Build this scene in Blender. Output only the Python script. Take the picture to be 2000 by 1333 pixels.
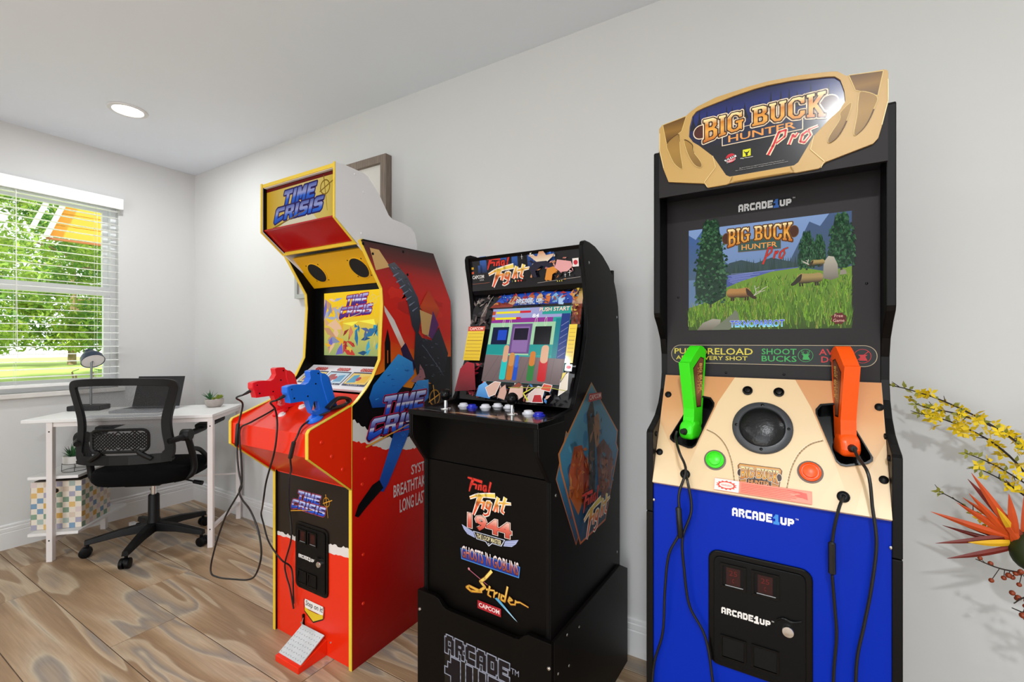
import bpy, bmesh, math, random
from mathutils import Vector, Matrix
from mathutils.geometry import tessellate_polygon

for o in list(bpy.data.objects):
    bpy.data.objects.remove(o, do_unlink=True)
S = bpy.context.scene
COL = S.collection
random.seed(7)

# ------------------------------------------------------------------ camera
cam_d = bpy.data.cameras.new('camera')
cam = bpy.data.objects.new('camera', cam_d)
COL.objects.link(cam)
cam.location = (3.8146, -1.7169, 1.1814)
cam.rotation_euler = (math.radians(90), 0, math.radians(30.9))
cam_d.sensor_width = 36.0
cam_d.lens = 16.0
cam_d.shift_y = 0.00125
cam_d.clip_start = 0.05
cam_d.clip_end = 600
S.camera = cam

# ------------------------------------------------------------------ exposure, world, lights
S.view_settings.view_transform = 'Standard'
S.view_settings.look = 'None'
S.view_settings.gamma = 1.0
S.view_settings.use_curve_mapping = False
S.view_settings.exposure = 0.0

world = bpy.data.worlds.new('sky')
S.world = world
world.use_nodes = True
_n = world.node_tree.nodes
_n.clear()
_bg = _n.new('ShaderNodeBackground')
_out = _n.new('ShaderNodeOutputWorld')
_bg.inputs[0].default_value = (0.93, 0.97, 1.0, 1)
_bg.inputs[1].default_value = 1.9
world.node_tree.links.new(_bg.outputs[0], _out.inputs[0])

sun_d = bpy.data.lights.new('sun', 'SUN')
sun_d.energy = 8.5
sun_d.angle = math.radians(3)
sun_d.color = (1.0, 0.96, 0.88)
sun = bpy.data.objects.new('sun', sun_d)
COL.objects.link(sun)
sun.rotation_euler = (math.radians(38), math.radians(30), 0)

# unseen fill light, added in the rear doorway to brighten the room frontally
fill_light_d = bpy.data.lights.new('added_fill_light', 'AREA')
fill_light_d.shape = 'RECTANGLE'
fill_light_d.size = 2.9
fill_light_d.size_y = 2.0
fill_light_d.energy = 44
fill_light_d.color = (0.92, 0.965, 1.0)
fill_light = bpy.data.objects.new('added_fill_light', fill_light_d)
COL.objects.link(fill_light)
fill_light.location = (3.4, -4.55, 1.1)
fill_light.rotation_euler = (math.radians(90), 0, 0)

DOWNLIGHTS = [(0.765, -0.67, 9.5, 'round recessed ceiling light glowing above the desk chair'), (4.03, -2.46, 36, 'round recessed ceiling light in front of the blue cabinet'),
              (1.75, -2.75, 12, 'round recessed ceiling light in the middle of the room'), (5.4, -0.9, 7, 'round recessed ceiling light right of the flower vase'),
              (2.2, -3.95, 7, 'round recessed ceiling light by the added rear door, window side'), (4.6, -3.95, 7, 'round recessed ceiling light by the added rear door, far side')]

# ------------------------------------------------------------------ helpers
def lin(c):
    return c / 12.92 if c <= 0.04045 else ((c + 0.055) / 1.055) ** 2.4

def rgb(h):
    if isinstance(h, str):
        return tuple(lin(int(h[i:i + 2], 16) / 255) for i in (0, 2, 4))
    return tuple(lin(x / 255) for x in h)

def mat(name, col, rough=0.5, metal=0.0, spec=0.5, noise=0.0, nscale=20, bump=0.0, coat=0.0, emit=0.0):
    m = bpy.data.materials.new(name)
    m.use_nodes = True
    nt = m.node_tree
    b = nt.nodes['Principled BSDF']
    c = rgb(col)
    b.inputs['Base Color'].default_value = (*c, 1)
    b.inputs['Roughness'].default_value = rough
    b.inputs['Metallic'].default_value = metal
    b.inputs['Specular IOR Level'].default_value = spec
    b.inputs['Coat Weight'].default_value = coat
    b.inputs['Coat Roughness'].default_value = 0.08
    if emit:
        b.inputs['Emission Color'].default_value = (*c, 1)
        b.inputs['Emission Strength'].default_value = emit
    if noise or bump:
        tc = nt.nodes.new('ShaderNodeTexCoord')
        nz = nt.nodes.new('ShaderNodeTexNoise')
        nz.inputs['Scale'].default_value = nscale
        nz.inputs['Detail'].default_value = 4
        nt.links.new(tc.outputs['Object'], nz.inputs['Vector'])
        if noise:
            mx = nt.nodes.new('ShaderNodeMix')
            mx.data_type = 'RGBA'
            mx.inputs[6].default_value = (*[x * (1 - noise) for x in c], 1)
            mx.inputs[7].default_value = (*[min(1, x * (1 + noise)) for x in c], 1)
            nt.links.new(nz.outputs['Fac'], mx.inputs[0])
            nt.links.new(mx.outputs[2], b.inputs['Base Color'])
        if bump:
            bp = nt.nodes.new('ShaderNodeBump')
            bp.inputs['Strength'].default_value = bump
            bp.inputs['Distance'].default_value = 0.002
            nt.links.new(nz.outputs['Fac'], bp.inputs['Height'])
            nt.links.new(bp.outputs[0], b.inputs['Normal'])
    return m

def print_mat(name, rough=0.35, emit=0.0, coat=0.0):
    """ink on a panel: colour comes from the printed shapes' own colour attribute"""
    m = bpy.data.materials.new(name)
    m.use_nodes = True
    nt = m.node_tree
    b = nt.nodes['Principled BSDF']
    a = nt.nodes.new('ShaderNodeAttribute')
    a.attribute_name = 'Col'
    b.inputs['Roughness'].default_value = rough
    b.inputs['Specular IOR Level'].default_value = 0.28
    b.inputs['Coat Weight'].default_value = coat
    b.inputs['Coat Roughness'].default_value = 0.06
    if emit:
        b.inputs['Base Color'].default_value = (0.002, 0.002, 0.002, 1)
        b.inputs['Specular IOR Level'].default_value = 0.12
        nt.links.new(a.outputs['Color'], b.inputs['Emission Color'])
        b.inputs['Emission Strength'].default_value = emit
    else:
        nt.links.new(a.outputs['Color'], b.inputs['Base Color'])
    return m

def catmull(pts, n=8):
    pts = [Vector(p) for p in pts]
    out = []
    for i in range(len(pts) - 1):
        p0 = pts[max(i - 1, 0)]; p1 = pts[i]; p2 = pts[i + 1]; p3 = pts[min(i + 2, len(pts) - 1)]
        for k in range(n):
            t = k / n
            out.append(0.5 * ((2 * p1) + (-p0 + p2) * t + (2 * p0 - 5 * p1 + 4 * p2 - p3) * t * t + (-p0 + 3 * p1 - 3 * p2 + p3) * t ** 3))
    out.append(pts[-1])
    return out

def rrect(x0, x1, y0, y1, r, n=4):
    out = []
    for cx, cy, a in ((x1 - r, y1 - r, 0), (x0 + r, y1 - r, 90), (x0 + r, y0 + r, 180), (x1 - r, y0 + r, 270)):
        for k in range(n + 1):
            t = math.radians(a + 90 * k / n)
            out.append((cx + r * math.cos(t), cy + r * math.sin(t)))
    return out

def ring(cx, cy, r, n=24, ry=None, a0=0, a1=360):
    ry = ry or r
    full = abs(a1 - a0) >= 360
    m = n if full else n + 1
    return [(cx + r * math.cos(math.radians(a0 + (a1 - a0) * k / n)), cy + ry * math.sin(math.radians(a0 + (a1 - a0) * k / n))) for k in range(m)]

def ribbon(pts, w0, w1=None):
    """closed outline of a band along an open 2D polyline"""
    w1 = w0 if w1 is None else w1
    n = len(pts); L = []; R = []
    for i, p in enumerate(pts):
        a = pts[max(i - 1, 0)]; b = pts[min(i + 1, n - 1)]
        d = Vector((b[0] - a[0], b[1] - a[1]))
        if d.length < 1e-9: d = Vector((1, 0))
        d.normalize()
        k = 1.0
        if 0 < i < n - 1:
            e = Vector((p[0] - a[0], p[1] - a[1]))
            if e.length > 1e-9:
                e.normalize(); k = 1 / max(0.5, abs(e.dot(d)))
        w = (w0 + (w1 - w0) * i / max(1, n - 1)) / 2 * k
        L.append((p[0] - d.y * w, p[1] + d.x * w)); R.append((p[0] + d.y * w, p[1] - d.x * w))
    return L + R[::-1]

class MB:
    """collects geometry of ONE part"""
    def __init__(s):
        s.v = []; s.f = []; s.m = []
    def add(s, vs, fs, mi=0):
        b = len(s.v)
        s.v += [tuple(x) for x in vs]
        s.f += [tuple(b + i for i in q) for q in fs]
        s.m += [mi] * len(fs)
        return s
    def box(s, x0, x1, y0, y1, z0, z1, mi=0):
        return s.add([(x0, y0, z0), (x1, y0, z0), (x1, y1, z0), (x0, y1, z0), (x0, y0, z1), (x1, y0, z1), (x1, y1, z1), (x0, y1, z1)],
                     [(0, 3, 2, 1), (4, 5, 6, 7), (0, 1, 5, 4), (1, 2, 6, 5), (2, 3, 7, 6), (3, 0, 4, 7)], mi)
    def prism(s, poly, fn, a, b, mi=0):
        """poly 2D, fn(p,q,depth)->xyz, extruded from depth a to depth b"""
        n = len(poly)
        vs = [fn(p, q, a) for p, q in poly] + [fn(p, q, b) for p, q in poly]
        fs = [tuple(range(n - 1, -1, -1)), tuple(range(n, 2 * n))] + [(i, (i + 1) % n, n + (i + 1) % n, n + i) for i in range(n)]
        return s.add(vs, fs, mi)
    def side(s, poly, u0, u1, mi=0):      # poly in (y,z), extruded in x
        return s.prism(poly, lambda p, q, d: (d, p, q), u0, u1, mi)
    def front(s, poly, y0, y1, mi=0):     # poly in (x,z), extruded in y
        return s.prism(poly, lambda p, q, d: (p, d, q), y0, y1, mi)
    def flat(s, poly, z0, z1, mi=0):      # poly in (x,y), extruded in z
        return s.prism(poly, lambda p, q, d: (p, q, d), z0, z1, mi)
    def tube(s, path, r, n=8, mi=0, cap=True, r1=None):
        P = [Vector(p) for p in path]
        rs = r if isinstance(r, (list, tuple)) else ([r + ((r1 - r) * i / (len(P) - 1) if r1 is not None else 0) for i in range(len(P))])
        base = len(s.v)
        up = Vector((0, 0, 1)); prev = None
        for i, p in enumerate(P):
            d = (P[min(i + 1, len(P) - 1)] - P[max(i - 1, 0)])
            if d.length < 1e-9: d = Vector((0, 0, 1))
            d.normalize()
            if prev is None:
                a = d.cross(up)
                if a.length < 1e-3: a = d.cross(Vector((1, 0, 0)))
            else:
                a = prev - d * prev.dot(d)
                if a.length < 1e-6: a = d.cross(up)
            a.normalize(); prev = a
            b = d.cross(a)
            for k in range(n):
                t = 2 * math.pi * k / n
                s.v.append(tuple(p + (a * math.cos(t) + b * math.sin(t)) * rs[i]))
        for i in range(len(P) - 1):
            for k in range(n):
                s.f.append((base + i * n + k, base + i * n + (k + 1) % n, base + (i + 1) * n + (k + 1) % n, base + (i + 1) * n + k)); s.m.append(mi)
        if cap:
            s.f.append(tuple(base + k for k in range(n - 1, -1, -1))); s.m.append(mi)
            e = base + (len(P) - 1) * n
            s.f.append(tuple(e + k for k in range(n))); s.m.append(mi)
        return s
    def lathe(s, prof, o=(0, 0, 0), axis=(0, 0, 1), n=24, mi=0, cap=True):
        """prof: (radius, height) along the axis"""
        ax = Vector(axis).normalized(); o = Vector(o)
        a = ax.cross(Vector((0, 0, 1)))
        if a.length < 1e-3: a = Vector((1, 0, 0))
        a.normalize(); b = ax.cross(a)
        base = len(s.v)
        for r, h in prof:
            for k in range(n):
                t = 2 * math.pi * k / n
                s.v.append(tuple(o + ax * h + (a * math.cos(t) + b * math.sin(t)) * max(r, 1e-5)))
        for i in range(len(prof) - 1):
            for k in range(n):
                s.f.append((base + i * n + k, base + i * n + (k + 1) % n, base + (i + 1) * n + (k + 1) % n, base + (i + 1) * n + k)); s.m.append(mi)
        if not cap: return s
        s.f.append(tuple(base + k for k in range(n - 1, -1, -1))); s.m.append(mi)
        e = base + (len(prof) - 1) * n
        s.f.append(tuple(e + k for k in range(n))); s.m.append(mi)
        return s
    def ball(s, c, r, n=12, m=8, sc=(1, 1, 1), mi=0):
        pr = [(r * math.sin(math.pi * i / m), -r * math.cos(math.pi * i / m)) for i in range(m + 1)]
        b = len(s.v)
        s.lathe(pr, (0, 0, 0), (0, 0, 1), n, mi)
        for i in range(b, len(s.v)):
            x, y, z = s.v[i]
            s.v[i] = (c[0] + x * sc[0], c[1] + y * sc[1], c[2] + z * sc[2])
        return s
    def build(s, name, mats, parent=None, smooth=False, bevel=0.0, fix=True, seg=2):
        me = bpy.data.meshes.new(name)
        me.from_pydata(s.v, [], s.f)
        if not isinstance(mats, (list, tuple)): mats = [mats]
        for m in mats: me.materials.append(m)
        if len(mats) > 1: me.polygons.foreach_set('material_index', s.m)
        if fix:
            bm = bmesh.new(); bm.from_mesh(me)
            bmesh.ops.recalc_face_normals(bm, faces=bm.faces)
            bm.to_mesh(me); bm.free()
        if smooth:
            me.polygons.foreach_set('use_smooth', [True] * len(me.polygons))
            try: me.set_sharp_from_angle(angle=math.radians(40))
            except Exception: pass
        me.update()
        o = bpy.data.objects.new(name, me)
        COL.objects.link(o)
        if parent is not None: o.parent = parent
        if bevel:
            bv = o.modifiers.new('bevel', 'BEVEL')
            bv.width = bevel; bv.segments = seg; bv.limit_method = 'ANGLE'; bv.angle_limit = math.radians(40)
        return o

def thing(name, label, cat, loc=(0, 0, 0), rotz=0.0, group=None):
    o = bpy.data.objects.new(name, None)
    o.empty_display_size = 0.1
    COL.objects.link(o)
    o.location = loc; o.rotation_euler = (0, 0, rotz)
    o['label'] = label; o['category'] = cat
    if group: o['group'] = group
    return o

def tag(o, label, cat, group=None, kind=None):
    o['label'] = label; o['category'] = cat
    if group: o['group'] = group
    if kind: o['kind'] = kind
    return o

def struct(o, label=None):
    o['kind'] = 'structure'
    if label: o['label'] = label
    return o

# ------------------------------------------------------------------ printed graphics
_FONT = {}
def glyph_tris(txt, off=0.0):
    key = (txt, off)
    if key not in _FONT:
        cu = bpy.data.curves.new('lettering', 'FONT')
        cu.body = txt; cu.size = 1.0; cu.resolution_u = 2; cu.offset = off; cu.fill_mode = 'FRONT'
        ob = bpy.data.objects.new('lettering', cu)
        COL.objects.link(ob)
        me = ob.to_mesh()
        me.calc_loop_triangles()
        vs = [(v.co.x, v.co.y) for v in me.vertices]
        tr = [tuple(vs[i] for i in t.vertices) for t in me.loop_triangles]
        ob.to_mesh_clear()
        bpy.data.objects.remove(ob, do_unlink=True); bpy.data.curves.remove(cu)
        _FONT[key] = tr
    return _FONT[key]

def poly_tris(poly, holes=()):
    loops = [[Vector((x, y, 0)) for x, y in poly]] + [[Vector((x, y, 0)) for x, y in h] for h in holes]
    flatv = [(v.x, v.y) for l in loops for v in l]
    return [tuple(flatv[i] for i in t) for t in tessellate_polygon(loops)]

def clip(poly, a, c, keep_low):
    out = []
    f = lambda p: (p[0] * a[0] + p[1] * a[1] - c) * (1 if keep_low else -1)
    for i in range(len(poly)):
        p, q = poly[i], poly[(i + 1) % len(poly)]
        fp, fq = f(p), f(q)
        if fp <= 0: out.append(p)
        if (fp < 0 < fq) or (fq < 0 < fp):
            t = fp / (fp - fq)
            out.append((p[0] + (q[0] - p[0]) * t, p[1] + (q[1] - p[1]) * t))
    return out

class Decal:
    """flat print: shapes laid one over another on a panel, as one mesh"""
    def __init__(s, o, eu, ev, step=0.00012):
        s.o = Vector(o); s.eu = Vector(eu).normalized(); s.ev = Vector(ev).normalized()
        s.n = s.eu.cross(s.ev).normalized()
        s.layer = 1; s.step = step; s.v = []; s.f = []; s.c = []
        s.xf = lambda p: p
    def face(s, pts, cols):
        b = len(s.v)
        h = s.n * (s.layer * s.step)
        for p in pts:
            s.v.append(tuple(s.o + s.eu * p[0] + s.ev * p[1] + h))
        s.f.append(tuple(range(b, b + len(pts))))
        s.c += cols
    def tris(s, tr, col, axis=(0, 1)):
        """col: one colour, or [(t,colour)...] graded along axis (in decal coordinates)"""
        tr = [[s.xf(p) for p in t] for t in tr]
        if isinstance(col, list):
            st = [(t, rgb(c)) for t, c in col]
            ev = lambda p: p[0] * axis[0] + p[1] * axis[1]
            def cf(p):
                e = ev(p)
                if e <= st[0][0]: return st[0][1]
                for (t0, c0), (t1, c1) in zip(st, st[1:]):
                    if e <= t1 + 1e-7:
                        k = (e - t0) / (t1 - t0) if t1 > t0 else 1
                        return tuple(x + (y - x) * k for x, y in zip(c0, c1))
                return st[-1][1]
            for t in tr:
                rest = t
                for tt, _ in st:
                    if len(rest) < 3: break
                    lo = clip(rest, axis, tt, True); rest = clip(rest, axis, tt, False)
                    if len(lo) > 2: s.face(lo, [cf(p) for p in lo])
                if len(rest) > 2: s.face(rest, [cf(p) for p in rest])
        else:
            c = rgb(col)
            for t in tr: s.face(t, [c] * 3)
        s.layer += 1
        return s
    def poly(s, pts, col, holes=(), axis=(0, 1)):
        return s.tris(poly_tris(pts, holes), col, axis)
    def rect(s, x0, x1, y0, y1, col, axis=(0, 1)):
        return s.poly([(x0, y0), (x1, y0), (x1, y1), (x0, y1)], col, axis=axis)
    def disc(s, x, y, r, col, ry=None, n=20):
        return s.poly(ring(x, y, r, n, ry), col)
    def line(s, pts, w, col, w1=None, closed=False, axis=(0, 1)):
        w1 = w if w1 is None else w1
        pts = list(pts)
        if closed: pts = pts + [pts[0]]
        tr = []
        n = len(pts)
        for i in range(n - 1):
            a, b = Vector(pts[i]), Vector(pts[i + 1])
            d = b - a
            if d.length < 1e-9: continue
            d.normalize(); q = Vector((-d.y, d.x))
            wa = (w + (w1 - w) * i / max(1, n - 1)) / 2; wb = (w + (w1 - w) * (i + 1) / max(1, n - 1)) / 2
            A, B, Cc, D = a + q * wa, b + q * wb, b - q * wb, a - q * wa
            tr += [(tuple(A), tuple(D), tuple(Cc)), (tuple(A), tuple(Cc), tuple(B))]
            if i > 0 or closed:
                c = ring(a.x, a.y, wa, 8)
                tr += [(tuple(a), c[k], c[(k + 1) % 8]) for k in range(8)]
        return s.tris(tr, col, axis)
    def outline(s, poly, w, col):
        return s.line(poly, w, col, closed=True)
    def text(s, txt, x0, x1, y0, y1, col, off=0.0, under=(), shear=0.0, warp=None, axis=(0, 1)):
        """lettering fitted into a box; under: [(extra boldness, colour)] drawn below"""
        base = glyph_tris(txt, 0.0)
        xs = [p[0] for t in base for p in t]; ys = [p[1] for t in base for p in t]
        bx0, bx1, by0, by1 = min(xs), max(xs), min(ys), max(ys)
        def T(p):
            u = (p[0] - bx0) / (bx1 - bx0); v = (p[1] - by0) / (by1 - by0)
            q = (x0 + u * (x1 - x0), y0 + v * (y1 - y0))
            q = (q[0] + shear * (q[1] - y0), q[1])
            return warp(q) if warp else q
        for o2, c2 in under:
            s.tris([[T(p) for p in t] for t in glyph_tris(txt, o2)], c2, axis)
        return s.tris([[T(p) for p in t] for t in glyph_tris(txt, off)], col, axis)
    def letters(s, font, word, x0, x1, y0, y1, col, gap=0.12, under=(), shear=0.0, warp=None):
        """lettering from hand-drawn outlines"""
        x = 0; items = []
        for ch in word:
            if ch == ' ':
                x += 0.4; continue
            P, Hh = font[ch]
            items.append(([(x + a, b) for a, b in P], [[(x + a, b) for a, b in h] for h in Hh]))
            x += max(a for a, b in P) + gap
        W = x - gap
        def T(p):
            q = (x0 + p[0] / W * (x1 - x0), y0 + p[1] * (y1 - y0))
            q = (q[0] + shear * (q[1] - y0), q[1])
            return warp(q) if warp else q
        items = [([T(p) for p in P], [[T(p) for p in h] for h in Hh]) for P, Hh in items]
        for w, c in under:
            for P, Hh in items:
                s.outline(P, w, c); s.layer -= 1
                for h in Hh:
                    s.outline(h, w, c); s.layer -= 1
            s.layer += 1
        for P, Hh in items:
            s.poly(P, col, Hh); s.layer -= 1
        s.layer += 1
        return s
    def build(s, name, m, parent):
        me = bpy.data.meshes.new(name)
        me.from_pydata(s.v, [], s.f)
        me.materials.append(m)
        ca = me.color_attributes.new('Col', 'FLOAT_COLOR', 'POINT')
        ca.data.foreach_set('color', [x for c in s.c for x in (*c, 1.0)])
        me.update()
        o = bpy.data.objects.new(name, me)
        COL.objects.link(o)
        o.parent = parent
        return o

def shards(d, box, pal, n, seed, size, lean=0.4):
    """abstract angular confetti of flat colour inside a box"""
    r = random.Random(seed)
    x0, x1, y0, y1 = box
    for i in range(n):
        cx, cy = r.uniform(x0, x1), r.uniform(y0, y1)
        a = r.uniform(0, 6.283); s1 = size * r.uniform(.5, 1.3); s2 = s1 * r.uniform(.25, .6)
        P = [(cx + math.cos(a) * s1, cy + math.sin(a) * s1), (cx - math.sin(a) * s2, cy + math.cos(a) * s2), (cx - math.cos(a) * s1 * .8, cy - math.sin(a) * s1 * .8), (cx + math.sin(a) * s2 * lean, cy - math.cos(a) * s2 * lean)]
        P = [(min(max(p[0], x0), x1), min(max(p[1], y0), y1)) for p in P]
        d.tris([(P[0], P[1], P[2]), (P[0], P[2], P[3])], r.choice(pal))

def smooth_loop(P, n=4):
    m = len(P)
    Q = [(*p, 0) for p in (P[-1:] + P + P[:2])]
    c = catmull(Q, n)
    return [(p.x, p.y) for p in c[n:n + m * n]]

BLOCK = {
 'T': ([(0, 1), (1, 1), (1, .74), (.66, .74), (.66, 0), (.34, 0), (.34, .74), (0, .74)], []),
 'I': ([(0, 0), (0, 1), (.34, 1), (.34, 0)], []),
 'M': ([(0, 0), (0, 1), (.36, 1), (.52, .62), (.68, 1), (1.04, 1), (1.04, 0), (.74, 0), (.74, .52), (.61, .2), (.43, .2), (.3, .52), (.3, 0)], []),
 'E': ([(0, 0), (0, 1), (.9, 1), (.9, .76), (.32, .76), (.32, .62), (.8, .62), (.8, .4), (.32, .4), (.32, .24), (.9, .24), (.9, 0)], []),
 'C': ([(1, 1), (.14, 1), (0, .86), (0, -.02), (.16, -.16), (.95, .1), (.95, .36), (.32, .2), (.32, .74), (1, .74)], []),
 'R': ([(0, 0), (0, 1), (.84, 1), (.96, .88), (.96, .54), (.82, .44), (1, 0), (.68, 0), (.54, .36), (.32, .36), (.32, 0)], [[(.32, .56), (.32, .78), (.62, .78), (.62, .56)]]),
 'S': ([(.92, 1), (.14, 1), (0, .86), (0, .5), (.14, .38), (.6, .38), (.6, .24), (0, .24), (0, 0), (.8, 0), (.94, .14), (.94, .5), (.8, .62), (.34, .62), (.34, .76), (.92, .76)], []),
}
SLAB = {
 'B': ([(0, 0), (0, .12), (.1, .12), (.1, .88), (0, .88), (0, 1), (.62, 1), (.82, .9), (.82, .62), (.68, .52), (.86, .4), (.86, .12), (.66, 0)],
       [[(.32, .6), (.32, .86), (.52, .86), (.58, .8), (.58, .66), (.52, .6)], [(.32, .14), (.32, .44), (.56, .44), (.62, .38), (.62, .2), (.56, .14)]]),
 'I': ([(0, 0), (0, .12), (.1, .12), (.1, .88), (0, .88), (0, 1), (.42, 1), (.42, .88), (.32, .88), (.32, .12), (.42, .12), (.42, 0)], []),
 'G': ([(.86, .7), (.86, 1), (.76, .93), (.6, 1), (.25, 1), (0, .8), (0, .2), (.25, 0), (.6, 0), (.74, .07), (.86, 0), (.86, .42), (.95, .42), (.95, .54), (.5, .54), (.5, .42), (.64, .42), (.64, .2), (.52, .12), (.35, .12), (.24, .22), (.24, .78), (.35, .88), (.52, .88), (.68, .78), (.7, .7)], []),
 'U': ([(0, 1), (0, .88), (.09, .88), (.09, .22), (.3, 0), (.62, 0), (.83, .22), (.83, .88), (.92, .88), (.92, 1), (.55, 1), (.55, .88), (.62, .88), (.62, .25), (.53, .13), (.4, .13), (.31, .25), (.31, .88), (.38, .88), (.38, 1)], []),
 'C': ([(.86, .68), (.86, 1), (.76, .93), (.6, 1), (.25, 1), (0, .8), (0, .2), (.25, 0), (.62, 0), (.88, .18), (.88, .34), (.64, .34), (.62, .2), (.52, .12), (.35, .12), (.24, .22), (.24, .78), (.35, .88), (.52, .88), (.66, .78), (.68, .68)], []),
 'K': ([(0, 0), (0, .12), (.09, .12), (.09, .88), (0, .88), (0, 1), (.4, 1), (.4, .88), (.31, .88), (.31, .58), (.6, .88), (.54, .88), (.54, 1), (.95, 1), (.95, .88), (.86, .88), (.52, .54), (.86, .12), (.95, .12), (.95, 0), (.58, 0), (.58, .12), (.62, .12), (.38, .42), (.31, .36), (.31, .12), (.4, .12), (.4, 0)], []),
}
PIX = {
 'A': ['.####.', '######', '##..##', '##..##', '######', '##..##', '##..##'], 'R': ['#####.', '######', '##..##', '#####.', '##.##.', '##..##', '##..##'],
 'C': ['.#####', '######', '##....', '##....', '##....', '######', '.#####'], 'D': ['#####.', '######', '##..##', '##..##', '##..##', '######', '#####.'],
 'E': ['######', '######', '##....', '#####.', '##....', '######', '######'], '1': ['..###.', '.####.', '#####.', '..###.', '..###.', '######', '######'],
 'U': ['##..##', '##..##', '##..##', '##..##', '##..##', '######', '.####.'], 'P': ['#####.', '######', '##..##', '######', '#####.', '##....', '##....'],
}
def pixel_tris(word, x0, y0, px, py, grow=0.0, gap=.9):
    """blocky lettering: runs of cells joined row by row"""
    tr = []
    x = x0
    for ch in word:
        for r, row in enumerate(PIX[ch]):
            c = 0
            while c < 6:
                if row[c] == '#':
                    e = c
                    while e < 6 and row[e] == '#': e += 1
                    a = x + c * px - grow; b = x + e * px + grow
                    lo = y0 + (6 - r) * py - grow - py * .02; hi = y0 + (7 - r) * py + grow + py * .02
                    tr += [((a, lo), (b, lo), (b, hi)), ((a, lo), (b, hi), (a, hi))]
                    c = e
                else: c += 1
        x += (6 + gap) * px
    return tr

def arcade_logo(d, x0, x1, y0, y1, white='f2f2f2', one='3f8fe0', back=None):
    px = (x1 - x0) / 61.2; py = (y1 - y0) / 7.0
    if back:
        d.tris(pixel_tris('ARCADE', x0, y0, px, py, px * 1.1), back); d.layer -= 1
        d.tris(pixel_tris('1UP', x0 + 41.4 * px, y0, px, py, px * 1.1), back)
    d.tris(pixel_tris('ARCADE', x0, y0, px, py), white); d.layer -= 1
    d.tris(pixel_tris('UP', x0 + 48.3 * px, y0, px, py * .86), white)
    d.tris(pixel_tris('1', x0 + 41.4 * px, y0 - py * .7, px, py * 1.15), one)
    d.text('TM', x1 + px * 1.2, x1 + px * 4, y1 - py * 1.4, y1, white)

CHROME = lambda y0, y1: [(y0, '1b2f9e'), (y0 + (y1 - y0) * .35, '2f62d8'), (y0 + (y1 - y0) * .5, 'e9e4f2'), (y0 + (y1 - y0) * .56, '54408f'), (y0 + (y1 - y0) * .8, '8d9be0'), (y1, 'dfe6ff')]
def crisis_logo(d, x0, x1, y0, y1, edge='c02a5a', cross='e8a43a', grad=CHROME, tilt=0.10):
    W = x1 - x0; H = y1 - y0
    wp = lambda q: (q[0], q[1] + (q[0] - x0) * tilt)
    ya, yb = y0 + H * .46, y0 + H * .88
    sh = 0.35
    t = W * 0.016
    def g(a, b):
        st = grad(a, b)
        return st
    d.letters(BLOCK, 'TIME', x0 + W * .14, x0 + W * .68, ya, yb, g(ya, yb + W * tilt * .6), under=[(t * 2.0, edge), (t * .9, '2a1a58')], shear=sh, warp=wp)
    d.letters(BLOCK, 'CRISIS', x0, x0 + W * .80, y0 + H * .06, y0 + H * .44, g(y0 + H * .0, y0 + H * .44 + W * tilt * .6), under=[(t * 2.0, edge), (t * .9, '2a1a58')], shear=sh, warp=wp)
    cx, cy, r = x0 + W * .86, y0 + H * .70, H * .19
    d.line(ring(cx, cy, r, 24), t * .8, cross, closed=True)
    d.line([(cx - r * 1.2, cy - r * .5), (cx + r * 1.9, cy + r * .75)], t * .8, cross)
    d.line([(cx - r * .3, cy + r * 1.7), (cx + r * .5, cy - r * 3.4)], t * .8, cross, w1=t * .3)
    d.line([(x0 - W * .02, y0 - H * .12), (x0 + W * .55, y0 + H * .2)], t * 1.1, cross, w1=t * .4)

FF_A = [([(.00, 1.0), (.14, .985), (.40, .95)], .03, .06), ([(.15, .98), (.08, .78), (.04, .60)], .075, .02), ([(.09, .84), (.24, .845)], .045, .03),
        ([(.245, .86), (.22, .71)], .042, .035), ([(.315, .86), (.29, .70)], .04, .035), ([(.305, .82), (.37, .86), (.36, .70)], .038, .035),
        ([(.50, .86), (.435, .85), (.42, .74), (.465, .70), (.505, .85), (.495, .70)], .036, .034), ([(.625, 1.0), (.585, .80), (.570, .71), (.605, .69)], .045, .03)]
FF_B = [([(.06, .42), (.24, .53), (.50, .60), (.74, .64)], .025, .075), ([(.36, .58), (.27, .30), (.16, -.04)], .12, .035), ([(.24, .33), (.42, .38)], .055, .03),
        ([(.46, .42), (.405, .17)], .06, .045), ([(.625, .42), (.535, .41), (.505, .26), (.565, .23), (.63, .40), (.56, .08), (.47, .02), (.42, .06)], .05, .03),
        ([(.82, .62), (.70, .20)], .055, .045), ([(.735, .34), (.805, .40), (.79, .20)], .045, .045), ([(1.0, .66), (.905, .26), (.97, .21)], .055, .03), ([(.84, .47), (1.14, .52)], .045, .015)]
def fight_logo(d, x0, x1, y0, y1):
    W = x1 - x0; H = y1 - y0
    def go(items, extra, col):
        for P, a, b in items:
            d.line([(x0 + p[0] * W, y0 + p[1] * H) for p in P], (a + extra) * W, col, w1=(b + extra) * W); d.layer -= 1
        d.layer += 1
    go(FF_A, .035, '3a0808'); go(FF_A, 0, 'd8362a')
    go(FF_B, .045, 'f2e6d8'); go(FF_B, 0, [(y0, 'd8402c'), (y0 + .3 * H, 'e8703a'), (y0 + .6 * H, 'ecd05a'), (y1, 'f0e27a')])

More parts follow.
